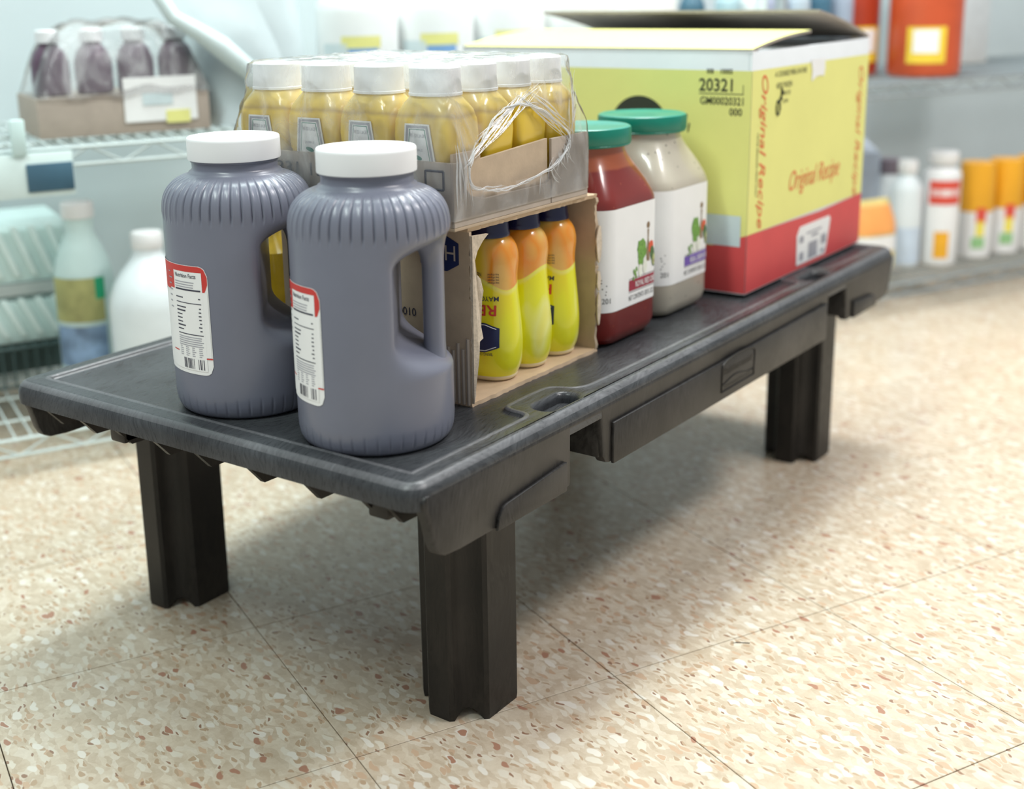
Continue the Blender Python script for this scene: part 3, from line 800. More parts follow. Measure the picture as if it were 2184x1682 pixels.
def build_mustard():
    t = thing('mustard_bottle', 'x', 'bottle')
    hx, hy = .0285, .0350
    R_ = [(.80, 0, 5), (.93, .002, 6), (.97, .006, 8), (.97, .030, 8), (.90, .036, 8), (.90, .058, 8), (.97, .066, 8), (1, .085, 8), (.985, .100, 7), (.93, .110, 5), (.84, .117, 3.2), (.74, .1225, 2.6), (.68, .1255, 2.2)]
    rings = []
    for k, z, e in R_:
        a = hx * k; b = hy * k
        if z > .12: b = min(b, .0255)
        rings.append(superring(a, b, z, e))
    obj('body', MB().loft(rings), M['mustard'], t, ang=30)
    cr = [superring(.0222, .0258, .1235, 2.3), superring(.0236, .0268, .1240, 2.3), superring(.0236, .0268, .1262, 2.3), superring(.0230, .0262, .1268, 2.3), superring(.0224, .0254, .1400, 2.3), superring(.0224, .0254, .1405, 2.3), superring(.0221, .0251, .1500, 2.4), superring(.0205, .0235, .1520, 2.4), superring(.0150, .0180, .1526, 2.4)]
    obj('cap', MB().loft(cr), M['white_cap'], t, ang=35)
    def lp(y, z, eps=.0007):  # on the -x face ; y>0 = left in view
        k = 1.0
        return (-(hx * k + eps), y, z)
    lb_ = MB(); poly = [(-.0270, .022), (.0230, .022), (.0160, .098), (-.0140, .098)]
    lb_.prism(poly, 0, .0006, lambda a, b, d: (lp(a, b)[0] - d, a, b)); lo = obj('label_sheet', lb_, M['white_paper'], t, smooth=False)
    br = MB()
    def inset(m): return [(-.0270 + m * 1.05, .022 + m), (.0230 - m * 1.05, .022 + m), (.0160 - m * 1.1, .098 - m), (-.0140 + m * 1.1, .098 - m)]
    def band(m0, m1, e):
        mb = MB(); A = inset(m0); B = inset(m1)
        for k in range(4):
            j = (k + 1) % 4; mb.add([(lp(*q)[0] - e, *q) for q in (A[k], A[j], B[j], B[k])], [(0, 1, 2, 3)])
        return mb
    obj('grey_border', band(.0016, .0040, .0008), M['grey_ink'], lo, fixn=False, smooth=False)
    gm = band(.0050, .0057, .0008)
    pick = [(.0055 * cos(q) + .001, .0655 + .0022 * sin(q) + .0012 * cos(q)) for q in [2 * pi * k / 14 for k in range(14)]]
    gm.flat(pick, lambda a, b: (lp(a, b)[0] - .0009, a, b))
    obj('green_print', gm, M['green_lid'], lo, fixn=False, smooth=False)
    tx = MB()
    put_text(tx, 'NET WT 13 OZ (368g)', .0036, lambda a, b: (lp(a, .0885)[0] - .0009, a + .001, .0885 - b), width=.0185, align='c')
    put_text(tx, '57 VARIETIES', .0024, lambda a, b: (lp(a, .0740)[0] - .0009, a + .001, .0740 - b), width=.0125, align='c')
    obj('lettering', tx, M['grey_ink'], lo, fixn=False, smooth=False)
    return t
mus = build_mustard()
ords = ['nearest', 'second', 'third', 'farthest']
MZ = TZ0 + tt + .0004
for i in range(4):
    for j in range(4):
        x, y = .2190 + .0605 * i, .1385 + .0722 * j
        if i == 0: lab = ['mustard bottle at the tray corner nearest the camera, behind the front jug', 'second mustard bottle back along the tray side facing the grey jugs', 'third mustard bottle back along the tray side facing the grey jugs', 'leftmost mustard bottle, last along the tray side facing the grey jugs'][j]
        elif j == 0: lab = [None, 'second mustard bottle along the torn side of the film, left of the hole', 'third mustard bottle along the torn side, fully seen in the film hole', 'mustard bottle at the tray corner above the red sauce jar'][i]
        elif i == 3: lab = [None, 'mustard bottle behind the right corner one, cap under film', 'mustard bottle second from the rear right corner of the tray', 'mustard bottle at the rear right corner of the tray, cap highest in view'][j]
        elif j == 3: lab = [None, 'mustard bottle in the rear row of the tray, second from left', 'mustard bottle in the rear row of the tray, third from left', None][i]
        else: lab = 'white-capped mustard bottle boxed in the middle of the wrapped tray'
        g = 'mustard bottles in the wrapped tray'
        if i == 0 and j == 0:
            mus.location = (x, y, MZ); mus['label'] = lab; mus['group'] = g; mus0 = mus
        else:
            copy_tree(mus0, (x, y, MZ), random.uniform(-.05, .05), lab, g)

# clear film stretched over the tray
def film():
    t = thing('plastic_film', 'clear shrink film over the mustard tray, torn open on one side', 'film', ((TX0 + TX1) / 2, (TY0 + TY1) / 2, TZ0))
    lv = [(.010, -.0012), (.030, -.0014), (.050, -.0014), (.0665, -.0015), (.080, -.0006), (.095, .0004), (.110, .0018), (.122, .0032), (.134, .0044), (.146, .0052), (.1545, .0064), (.1575, .0115)]
    zs = []
    for (a, i0), (b, i1) in zip(lv, lv[1:]):
        for k in range(3): zs.append((a + (b - a) * k / 3, i0 + (i1 - i0) * k / 3))
    zs.append(lv[-1])
    lvy = [(.010, -.0012), (.050, -.0014), (.0665, -.0015), (.080, .0010), (.095, .0038), (.110, .0068), (.122, .0102), (.134, .0122), (.146, .0132), (.1545, .0142), (.1575, .0190)]
    nx, ny = 62, 76
    def outline(ins, z):
        iy = insy(z); r = .002 + .017 * sstep(.072, .128, z)
        x0, x1, y0, y1 = TX0 + ins, TX1 - ins, TY0 + iy, TY1 - iy
        p = [(x0 + (x1 - x0) * k / nx, y0) for k in range(nx)] + [(x1, y0 + (y1 - y0) * k / ny) for k in range(ny)]
        p += [(x1 - (x1 - x0) * k / nx, y1) for k in range(nx)] + [(x0, y1 - (y1 - y0) * k / ny) for k in range(ny)]
        out = []
        for x, y in p:
            qx = min(max(x, x0 + r), x1 - r); qy = min(max(y, y0 + r), y1 - r); dx, dy = x - qx, y - qy
            if abs(dx) > 1e-9 and abs(dy) > 1e-9:
                f = r / sqrt(dx * dx + dy * dy); x, y = qx + dx * f, qy + dy * f
            out.append((x, y))
        return out
    def insy(z):
        for (a, i0), (b, i1) in zip(lvy, lvy[1:]):
            if z <= b: return i0 + (i1 - i0) * max(0, (z - a) / (b - a))
        return lvy[-1][1]
    rings = []
    rnd = random.Random(4)
    ph = [rnd.uniform(0, 6.28) for _ in range(8)]
    def wr(x, y, z):
        return .0006 * sin(190 * x + 150 * z + ph[0] + 2 * sin(60 * y + ph[4])) + .0006 * sin(170 * y - 190 * z + ph[1] + 2 * sin(50 * z + ph[5])) + .0004 * sin(420 * x + 300 * y + ph[2])
    for z, ins in zs:
        w = sstep(.066, .085, z)
        rr = []
        for x, y in outline(ins, z):
            d = (wr(x, y, z) + .0006) * w
            cxm, cym = (TX0 + TX1) / 2, (TY0 + TY1) / 2
            rr.append((x + math.copysign(d, x - cxm) - cxm, y + math.copysign(d, y - cym) - cym, z + .4 * d))
        rings.append(rr)
    zt, it = zs[-1]
    for k in range(1, 9):
        q = 1 - k / 9.0
        rr = []
        for x, y, z in rings[len(zs) - 1]:
            d = wr(x * q * 1.4 + .3, y * q * 1.4 + .2, .1)
            rr.append((x * q, y * q, zt + d * .9 + .0008))
        rings.append(rr)
    hole = [(.208, .040), (.2075, .062), (.218, .076), (.240, .090), (.262, .103), (.288, .112), (.315, .1125), (.338, .109), (.362, .096), (.383, .080), (.392, .070), (.384, .058), (.366, .047), (.345, .039), (.312, .034), (.280, .032), (.252, .0335), (.228, .036)]
    smooth_base = hole
    hole = smooth_poly(hole, 2)
    hole = [(a + random.uniform(-.0010, .0010), b + random.uniform(-.0010, .0010)) for a, b in hole]
    def inside(x, z):
        c = False; n = len(hole)
        for i in range(n):
            x1, z1 = hole[i]; x2, z2 = hole[i - 1]
            if (z1 > z) != (z2 > z) and x < (x2 - x1) * (z - z1) / (z2 - z1) + x1: c = not c
        return c
    n = len(rings[0]); vs = [p for r in rings for p in r]; fs = []
    cxm, cym = (TX0 + TX1) / 2, (TY0 + TY1) / 2
    for k in range(len(rings) - 1):
        for i in range(n):
            j = (i + 1) % n
            f = (k * n + i, k * n + j, (k + 1) * n + j, (k + 1) * n + i)
            mx = sum(vs[q][0] for q in f) / 4 + cxm; my = sum(vs[q][1] for q in f) / 4; mz = sum(vs[q][2] for q in f) / 4
            if my < -.10 and k < len(zs) and i < nx and inside(mx, mz): continue
            fs.append(f)
    mb = MB().add(vs, fs)
    obj('sheet', mb, M['film'], t, ang=80, fixn=False)
    def insz(z):
        for (a, i0), (b, i1) in zip(lv, lv[1:]):
            if z <= b: return i0 + (i1 - i0) * max(0, (z - a) / (b - a))
        return lv[-1][1]
    def surf(x, z, e=.0012): return (x - cxm, TY0 + insy(z) - e - cym, z)
    ed = MB()
    # thick bunched rim of the tear plus stretched strands
    hs_ = smooth_poly(smooth_base, 3)
    for rep in range(5):
        pts = []; p1, p2, p3 = [random.uniform(0, 6.28) for _ in range(3)]
        for k, (a, b) in enumerate(hs_ + [hs_[0]]):
            q = 2 * pi * k / len(hs_); am = .0016 + .0012 * sin(2 * q + p3)
            da = am * sin(5 * q + p1) + .0006 * sin(17 * q + p2); db = am * sin(4 * q + p2) + .0006 * sin(19 * q + p1)
            pts.append(surf(a + da, b + db, .0006 + .0006 * rep))
        ed.tube(pts, [.0005 + .0003 * sin(9 * 2 * pi * k / len(pts) + p1) for k in range(len(pts))], 5)
    obj('tear_rim', ed, M['film_edge'], t, ang=60)
    st = MB()
    def strand(a, b, r=.0007, wob=.003):
        k_ = 9; pts = []
        ox_, oz_ = random.uniform(-wob, wob), random.uniform(-wob, wob)
        for k in range(k_ + 1):
            q = k / k_; s_ = sin(pi * q)
            pts.append(surf(a[0] + (b[0] - a[0]) * q + ox_ * s_, a[1] + (b[1] - a[1]) * q + oz_ * s_))
        st.tube(pts, [r * (1.15 - abs(2 * k / k_ - 1)) for k in range(k_ + 1)], 4)
    for k in range(16):   # above the tear, arching from left to right corner
        q = k / 15
        strand((.205 + .03 * q + random.uniform(-.01, .01), .060 + .03 * q), (.30 + .06 * q, .116 + .014 * q + random.uniform(-.004, .004)), random.uniform(.0004, .0011), .006)
    for k in range(10):
        strand((.32 + random.uniform(-.03, .03), .118 + random.uniform(0, .01)), (.395 + random.uniform(-.01, .012), .072 + random.uniform(-.01, .03)), random.uniform(.0004, .0010), .007)
    for k in range(12):   # gathered at the near corner
        a = random.uniform(.190, .206)
        strand((a, .070 + random.uniform(0, .03)), (a + random.uniform(-.003, .012), .018 + random.uniform(0, .03)), random.uniform(.0004, .0009), .004)
    for k in range(14):   # right and lower edge
        q = random.random()
        strand((.335 + .055 * q, .040 + .03 * q), (.330 + .075 * q + random.uniform(-.02, .02), .015 + .035 * q), random.uniform(.0004, .0010), .005)
    for k in range(8):
        strand((.395 + random.uniform(-.004, .012), .06 + random.uniform(0, .03)), (.408 + random.uniform(-.004, .016), .115 + random.uniform(0, .03)), .0006, .003)
    obj('stretched_strands', st, M['film_edge'], t, ang=60)
    return t
film()

# oil bottle half hidden behind the carton
ob = thing('oil_bottle', 'amber oil bottle behind the carton, glimpsed through the left jug handle', 'bottle', (.285, .4450, ZT))
M['oil'] = pbr('amber_oil', (.30, .19, .008), .12, .25, 25)
obj('body', MB().lathe([(.040, 0), (.044, .004), (.044, .100), (.040, .118), (.020, .135), (.014, .142), (.014, .150)], 40), M['oil'], ob)
obj('cap', MB().lathe([(.016, .150), (.0165, .151), (.0165, .166), (.015, .168), (.001, .168)], 28), M['white_cap'], ob)

# ================================================================== DRESSING JARS
JA, JR = .0710, .026
SX = .93
def sqring(a, r, n=72, circ=None, k=0.0, z=0.0):
    """rounded square by arc length starting at the middle of the -y face, going to +x ; morph k to a circle"""
    per = 8 * (a - r) + 2 * pi * r; out = []
    for i in range(n):
        x, y = sq_arc(a, r, per * i / n)
        if circ is not None:
            th = -pi / 2 + 2 * pi * i / n
            x = x * (1 - k) + circ * cos(th) * k; y = y * (1 - k) + circ * sin(th) * k
        out.append((x, y, z))
    return out
def sq_arc(a, r, s):
    x, y = sq_arc0(a, r, s); return (x * SX, y)
def sq_arc0(a, r, s):
    st = a - r; arc = pi * r / 2; per = 8 * st + 4 * arc; s = s % per
    segs = [(st, 'l', 0), (arc, 'c', 0), (2 * st, 'l', 1), (arc, 'c', 1), (2 * st, 'l', 2), (arc, 'c', 2), (2 * st, 'l', 3), (arc, 'c', 3), (st, 'l', 0)]
    first = True
    for ln, ty, k in segs:
        if s <= ln + 1e-12:
            if ty == 'l':
                t = s if (k == 0 and first) else (s - st)
                if k == 0 and not first: t = s - st
                p = (t, -a)
            else:
                an = -pi / 2 + s / r; p = (st + r * cos(an), -st + r * sin(an))
            c, sn = [(1, 0), (0, 1), (-1, 0), (0, -1)][k]
            return (p[0] * c - p[1] * sn, p[0] * sn + p[1] * c)
        s -= ln; first = False
    return (0, -a)
def dressing_mat(name, col, top, spk, line=.205):
    t = NT(name); tc = t.n('ShaderNodeTexCoord'); sp = t.n('ShaderNodeSeparateXYZ'); t.l(tc.outputs['Object'], sp.inputs[0])
    v = t.coord(); n1 = t.noise(v, 14, 3)
    c = t.ramp(n1, [(.3, tuple(x * .88 for x in col)), (.7, col)])
    vo = t.n('ShaderNodeTexVoronoi'); vo.inputs['Scale'].default_value = 170; t.l(v, vo.inputs['Vector'])
    vs = t.n('ShaderNodeSeparateColor'); t.l(vo.outputs['Color'], vs.inputs[0])
    a1 = t.n('ShaderNodeMath', operation='GREATER_THAN'); a1.inputs[1].default_value = .90; t.l(vs.outputs[0], a1.inputs[0])
    a2 = t.n('ShaderNodeMath', operation='LESS_THAN'); a2.inputs[1].default_value = .24; t.l(vo.outputs['Distance'], a2.inputs[0])
    am = t.n('ShaderNodeMath', operation='MULTIPLY'); t.l(a1.outputs[0], am.inputs[0]); t.l(a2.outputs[0], am.inputs[1])
    c = t.mix(am.outputs[0], c, (*spk, 1))
    zz = t.n('ShaderNodeMath', operation='MULTIPLY_ADD'); zz.inputs[1].default_value = .01; t.l(n1, zz.inputs[0]); t.l(sp.outputs['Z'], zz.inputs[2])
    m = t.n('ShaderNodeMapRange'); m.inputs['From Min'].default_value = line; m.inputs['From Max'].default_value = line + .003; t.l(zz.outputs[0], m.inputs['Value'])
    c = t.mix(m.outputs[0], c, (*top, 1))
    t.l(c, t.b.inputs['Base Color']); t.set(Roughness=.3); t.b.inputs['Coat Weight'].default_value = .5; t.b.inputs['Coat Roughness'].default_value = .04
    return t.m
M['red_dressing'] = dressing_mat('red_dressing', (.20, .010, .005), (.33, .07, .02), (.30, .05, .02), .209)
M['white_dressing'] = dressing_mat('creamy_dressing', (.52, .47, .38), (.60, .57, .50), (.14, .12, .10), .30)

def build_jar(label, mat, banner, bmat, loc, rz, front=True):
    t = thing('dressing_jar', label, 'jar', loc, rz, 'gallon dressing jars with green lids')
    rg = [sqring(JA * .78, JR, z=0), sqring(JA * .90, JR, z=.003), sqring(JA * .965, JR, z=.009), sqring(JA, JR, z=.018), sqring(JA, JR, z=.10), sqring(JA, JR, z=.160),
          sqring(JA * .995, JR, z=.168)]
    # faceted shoulder : flats narrow to the round neck
    for k, z, e in ((.10, .176, 1), (.28, .188, 1), (.50, .200, 1), (.70, .210, 1), (.88, .2195, 1), (.97, .2255, 1)):
        rg.append(sqring(JA * (1 - .12 * k), JR * (1 - .35 * (1 - abs(2 * k - 1))), circ=.0490, k=k, z=z))
    rg += [sqring(.0455, .02, circ=.0495, k=1, z=.2285), sqring(.0455, .02, circ=.0495, k=1, z=.232)]
    obj('body', MB().loft(rg), mat, t, ang=24)
    n = 120; lr = []
    for r, z in ((.0535, .2305), (.0552, .2310), (.0562, .2325), (.0556, .2335)): lr.append([(r * cos(2 * pi * i / n), r * sin(2 * pi * i / n), z) for i in range(n)])
    for z in (.2345, .2495): lr.append([((.0570 if i % 2 else .0561) * cos(2 * pi * i / n), (.0570 if i % 2 else .0561) * sin(2 * pi * i / n), z) for i in range(n)])
    for r, z in ((.0560, .2518), (.0540, .2530), (.0505, .2530), (.0490, .2522), (.0010, .2522)): lr.append([(r * cos(2 * pi * i / n), r * sin(2 * pi * i / n), z) for i in range(n)])
    ld = obj('lid', MB().loft(lr), M['green_lid'], t, ang=45)
    if not front: return t
    # label sheet wrapped round the front
    def mp(s, z, e=.0005):
        x, y = sq_arc(JA + e, JR + e, s); return (x, y, z)
    z0, z1 = .0435, .1640; s0, s1 = -.150, .150
    lo = obj('label_sheet', MB().grid(lambda a, b: mp(s0 + (s1 - s0) * a, z0 + (z1 - z0) * b), 110, 4), M['white_paper'], t, fixn=False, ang=80)
    def shape(name, m, polys, e):
        mb = MB()
        for k, poly in enumerate(polys):
            n_ = len(poly); ca = sum(p[0] for p in poly) / n_; cb_ = sum(p[1] for p in poly) / n_; ee = e + .00006 * k
            mb.add([mp(a, b, ee) for a, b in poly] + [mp(ca, cb_, ee)], [(i, (i + 1) % n_, n_) for i in range(n_)])
        return obj(name, mb, m, lo, fixn=False, smooth=False)
    def blob(cx_, cy_, rx, ry, n=14, jit=.0, rot=0):
        out = []
        for k in range(n):
            a = 2 * pi * k / n; r = 1 + random.uniform(-jit, jit); x, y = rx * r * cos(a), ry * r * sin(a)
            out.append((cx_ + x * cos(rot) - y * sin(rot), cy_ + x * sin(rot) + y * cos(rot)))
        return out
    # picture of vegetables and a pepper mill
    px = .020; pz = .0885
    shape('mill_print', M['wood_ink'], [blob(px + .0145, pz + .046, .0042, .0042), [(px + .0122, pz + .041), (px + .0168, pz + .041), (px + .0158, pz + .031), (px + .0182, pz + .018), (px + .019, pz + .002), (px + .010, pz + .002), (px + .0108, pz + .018), (px + .0132, pz + .031)]], .0007)
    shape('lettuce_print', M['leaf'], [blob(px - .002, pz + .018, .0115, .0145, 18, .14, .25), blob(px - .004, pz + .006, .007, .007, 12, .15)], .0009)
    shape('tomato_print', M['tomato'], [blob(px + .0225, pz + .018, .0065, .0082, 14, .04)], .0009)
    shape('garlic_print', M['garlic'], [blob(px - .0055, pz - .006, .0050, .0075, 12, .05), blob(px + .0065, pz - .003, .0055, .0090, 12, .04, -.1)], .0011)
    shape('avocado_print', M['leaf_dark'], [blob(px + .0265, pz + .009, .0062, .0105, 14, .03, .3), blob(px + .0300, pz + .002, .0058, .0088, 14, .03)], .0011)
    shape('avocado_flesh', M['avocado'], [blob(px + .0300, pz + .002, .0045, .0072, 14)], .0013)
    shape('stone_print', M['wood_ink'], [blob(px + .0300, pz + .000, .0020, .0024, 10)], .0015)
    hb = [blob(px - .0145 - .0011 * k, pz - .004 - .0018 * (k % 5) + .0045 * sin(k * 2.1), .0026, .0018, 7, .25, k) for k in range(9)]
    shape('herb_print', M['leaf'], hb, .0009)
    # banner
    bs0, bs1, bz0, bz1 = -.0145, .0775, .0610, .0740
    bb = MB().grid(lambda a, b: mp(bs0 + (bs1 - bs0) * a, bz0 + (bz1 - bz0) * b, .0008), 50, 2); bo = obj('banner', bb, bmat, lo, fixn=False, ang=80)
    tx = MB(); put_text(tx, banner, .0070, lambda a, b: mp(.002 + a, .0640 + b, .0012), bold=.015, width=.070)
    ln = obj('banner_lettering', tx, M['white_paper'], lo, fixn=False, smooth=False)
    tx = MB(); put_text(tx, 'NET CONTENTS 128 FL OZ (1 GALLON)', .0062, lambda a, b: mp(-.0145 + a, .0495 + b, .0008), width=.092)
    for zz in (.0592, .0752): tx.add([mp(bs0 + (bs1 - bs0) * k / 40, zz + d, .0008) for k in range(41) for d in (0, .0006)], [(2 * k, 2 * k + 2, 2 * k + 3, 2 * k + 1) for k in range(40)])
    obj('lettering', tx, M['black_ink'], lo, fixn=False, smooth=False)
    gk = MB()
    for k in range(6):
        gk.add([mp(-.078 + q, .082 - .0035 * k + d, .0008) for q in (0, random.uniform(.01, .017)) for d in (0, .0014)], [(0, 2, 3, 1)])
    put_text(gk, '201', .0065, lambda a, b: mp(-.068 + a, .0545 + b, .0008))
    obj('small_print', gk, M['black_ink'], lo, fixn=False, smooth=False)
    return t
JZ = ZT + .0005
build_jar('gallon jar of red dressing with green lid, right of the torn carton', M['red_dressing'], 'ROYAL RED DRESSING', M['crimson'], (.5262, .1570, JZ), 0)
build_jar('gallon jar of creamy speckled dressing with purple banner, against the yellow box', M['white_dressing'], 'REGAL CAESAR DRESSING', M['purple'], (.6835, .1650, JZ), 0.0)
build_jar('third green-lidded jar, mostly hidden behind the red dressing jar', M['white_dressing'], '', M['purple'], (.5230, .3300, JZ), 0, front=False)

# ================================================================== YELLOW BOX
X0, X1, Y0, Y1, BZ0, BH = .7809, 1.2075, .0590, .5240, H + .0011, .3220
bx = thing('yellow_box', 'large yellow, red and white carton with raised top flaps at the far end', 'box', ((X0 + X1) / 2, (Y0 + Y1) / 2, BZ0))
bcx, bcy = (X0 + X1) / 2, (Y0 + Y1) / 2
W2, D2 = (X1 - X0) / 2, (Y1 - Y0) / 2
t_ = .005
BT = .3206
obj('side_panel', MB().box(-W2, W2, -D2, -D2 + t_, 0, BT), [M['box_white']], bx, bevel=.001)
obj('side_panel', MB().box(-W2, W2, D2 - t_, D2, 0, BT), M['box_white'], bx, bevel=.001)
obj('side_panel', MB().box(-W2, -W2 + t_, -D2 + t_, D2 - t_, 0, BT), M['box_white'], bx, bevel=.0005)
obj('side_panel', MB().box(W2 - t_, W2, -D2 + t_, D2 - t_, 0, BT), M['box_white'], bx, bevel=.0005)
obj('bottom_panel', MB().box(-W2 + t_, W2 - t_, -D2 + t_, D2 - t_, .001, .006), M['box_in'], bx)
def fy(a, b, e=.0004): return (-W2 + a, -D2 - e, b)            # right (long) face: a from the near corner
def fx(a, b, e=.0004): return (-W2 - e, -D2 + a, b)            # left face: a from the near corner towards the back
zr = .0815; zw = BT - .0235
yp = MB().flat([(0.0, zr), (2 * W2, zr - .001), (2 * W2, zw - .001), (0.0, zw)], fy); yp.flat([(.0, zr), (.05, .064), (2 * D2, .064), (2 * D2, zw), (.0, zw)], fx)
obj('yellow_print', yp, M['box_yellow'], bx, fixn=False, smooth=False)
rp_ = MB().flat([(0.0, .002), (2 * W2, .002), (2 * W2, zr - .001), (2 * W2 * .6, zr - .005), (2 * W2 * .3, zr - .002), (0, zr)], lambda a, b: fy(a, b, .0007)); rp_.flat([(.0, .002), (2 * D2, .002), (2 * D2, .064), (.05, .064), (.0, zr)], lambda a, b: fx(a, b, .0007))
obj('red_print', rp_, M['box_red'], bx, fixn=False, smooth=False)
bl_ = MB().flat([(.0085, .0655), (.120, .0655), (.120, .1070), (.0085, .1070)], lambda a, b: fx(a, b, .0010)); obj('pale_blue_print', bl_, M['box_blue'], bx, fixn=False, smooth=False)
# black printing
ik = MB()
f2 = lambda a, b: fx(a, b, .0009)
def tx_(t, h, a0, z, w, mb=ik, rot=False, **k): put_text(mb, t, h, lambda a, b: f2(a0 - a, z + b), width=w, **k)
tx_('20321', .0165, .0745, .2705, .048, bold=.02); tx_('GM00020321', .0100, .0725, .2530, .062, bold=.015); tx_('000', .0095, .030, .2395, .018, bold=.015)
tx_('008', .0065, .064, .2930, .010, bold=.02); tx_('10005', .0065, .044, .2930, .017, bold=.02)
ik.add([f2(.0745, .2665), f2(.0105, .2665), f2(.0105, .2675), f2(.0745, .2675)], [(0, 1, 2, 3)])
ik.add([f2(.0110, .2675), f2(.0118, .2675), f2(.0118, .279), f2(.0110, .279)], [(0, 1, 2, 3)])
obj('item_number_print', ik, M['box_ink'], bx, fixn=False, smooth=False); ik = MB()
semi = [(.164 + .046 * cos(q), .215 + .046 * sin(q)) for q in [2 * pi * k / 40 for k in range(40)]]
ik.flat(semi, f2); obj('round_logo_print', ik, M['box_ink'], bx, fixn=False, smooth=False); ik = MB()
ik.flat([(.0925, .225), (.0905, .238), (.0925, .2395), (.0940, .226)], f2); ik.flat([(.0890, .214), (.0865, .226), (.0885, .228), (.0905, .215)], f2)
obj('print_mark', ik, M['box_ink'], bx, fixn=False, smooth=False); ik = MB()
g2 = lambda a, b: fy(a, b, .0009)
def ty_(t, h, a0, z, w, mb=ik, **k): put_text(mb, t, h, lambda a, b: g2(a0 + a, z + b), width=w, **k)
ty_('A COOKED MEAL IN ONE', .0075, .072, .2845, .108); ty_('KEEP IT FROZEN', .0075, .078, .2690, .052)
# little dancing figure-like mark: a loop with a stroke
ik.tube([g2(.085 + .007 * cos(q) * .8, .243 + .0095 * sin(q)) for q in [2 * pi * k / 16 for k in range(17)]], .0016, 5)
ik.tube([g2(.094, .270), g2(.0965, .262), g2(.0925, .255), g2(.089, .250)], [.0012, .0035, .003, .001], 6)
ty_('HEAT 350', .0060, .103, .2585, .022); ty_('20 MIN', .0055, .101, .2480, .017)
obj('cooking_print', ik, M['box_ink'], bx, fixn=False, smooth=False); ik = MB()
ty_('20 17', .0070, .307, .3000 - .006, .036, bold=.02)
for k, (z, h, w) in enumerate(((.278, .0105, .044), (.267, .008, .044), (.254, .0095, .044))): ty_(('20321', 'GM0020', '0002032')[k], h, .302, z, w, bold=.01)
ty_('0', .009, .346, .238, .008, bold=.02)
ty_('A FAMILY TRADITION', .0055, .185, .1135, .046)
ik.tube([fy(.0235 + .0, .225 - .0, .0006), fy(.0235, .2255, .0006)], .0003, 3)
put_text(ik, 'HAND BREADED FRESH DAILY', .0050, lambda a, b: g2(.0210 + b, .215 - a), width=.085)
obj('printed_codes', ik, M['box_ink'], bx, fixn=False, smooth=False)
sr = MB()
put_text(sr, 'Original Recipe', .0205, lambda a, b: g2(.031 + b, .290 - a), shear=.35, bold=.004, width=.205)
obj('red_script', sr, M['script_red'], bx, fixn=False, smooth=False); sr = MB()
put_text(sr, 'Original Recipe', .0290, lambda a, b: g2(.135 + a, .1225 + b + .12 * 0 * a), shear=.4, bold=.0, width=.190)
obj('red_script', sr, M['script_red'], bx, fixn=False, smooth=False); sr = MB()
put_text(sr, 'Original Recipe', .0200, lambda a, b: g2(.388 + b, .280 - a), shear=.35, width=.200)
obj('red_script', sr, M['script_red'], bx, fixn=False, smooth=False)
# stuck-on white label with printed squares, and a torn tape end
lab = obj('paper_sticker', MB().prism([(.172, .0085), (.280, .0085), (.286, .020), (.297, .060), (.292, .0645), (.181, .0645), (.170, .052)], .0010, .0016, lambda a, b, d: fy(a, b, d)), M['white_paper'], bx, smooth=False)
lk = MB()
for a0, a1, z0, z1 in ((.214, .248, .012, .036), (.205, .262, .050, .0525), (.225, .250, .043, .047), (.180, .195, .040, .050), (.182, .196, .014, .026), (.262, .282, .026, .040), (.262, .276, .013, .018)):
    lk.add([fy(a0, z0, .0019), fy(a1, z0, .0019), fy(a1, z1, .0019), fy(a0, z1, .0019)], [(0, 1, 2, 3)])
obj('sticker_print', lk, M['grey_ink'], lab, fixn=False, smooth=False)
tp = [(.193, zw + .004), (.245, zw + .004), (.247, zw - .012), (.243, zw - .022), (.232, zw - .020), (.214, zw - .021), (.198, zw - .027), (.200, zw - .012)]
obj('tape_end', MB().prism(tp, .0009, .0014, lambda a, b, d: fy(a, b, d)), M['white_paper'], bx, smooth=False)
# flaps : major ones hinged on the short faces stand a little open
def flap(name, hx_, hz, ex, ez, y0, y1, mats, th_=.004):
    d = Vector((ex - hx_, ez - hz)); d.normalize(); n_ = Vector((-d.y, d.x))
    if n_.y < 0: n_ = -n_
    n_ *= th_
    N_ = 12; top = []; bot = []
    mb = MB()
    for k in range(N_ + 1):
        q = k / N_; sag = .0035 * sin(pi * q)
        for yy in (y0, y1):
            x = hx_ + (ex - hx_) * q; z = hz + (ez - hz) * q + sag
            top.append((x + n_.x, yy, z + n_.y)); bot.append((x, yy, z))
    nt = len(top); fs = []
    vs = top + bot
    ft = [(2 * k, 2 * k + 1, 2 * k + 3, 2 * k + 2) for k in range(N_)]
    fb = [tuple(nt + i for i in f) for f in ft]
    sd = []
    for k in range(N_): sd += [(2 * k, 2 * k + 2, nt + 2 * k + 2, nt + 2 * k), (2 * k + 1, 2 * k + 3, nt + 2 * k + 3, nt + 2 * k + 1)]
    sd += [(0, 1, nt + 1, nt), (nt - 2, nt - 1, 2 * nt - 1, 2 * nt - 2)]
    mb.add(vs, ft, 0).add(vs, fb, 1).add(vs, sd, 1)
    return obj(name, mb, mats, bx, ang=40)
flap('top_flap', -W2 + .001, BT, -W2 + .194, BT + .017, -D2 + .001, D2 - .001, [M['box_yellow'], M['box_in']])
flap('top_flap', W2 - .001, BT + .0005, W2 - .207, BT + .044, -D2 + .001, D2 - .001, [M['box_yellow'], M['box_in']])
obj('inner_flap', MB().box(-W2 + .012, W2 - .012, -D2 + .004, -D2 + .18, BT - .012, BT - .008), M['box_white'], bx)
obj('inner_flap', MB().box(-W2 + .012, W2 - .012, D2 - .18, D2 - .004, BT - .012, BT - .008), M['box_white'], bx)
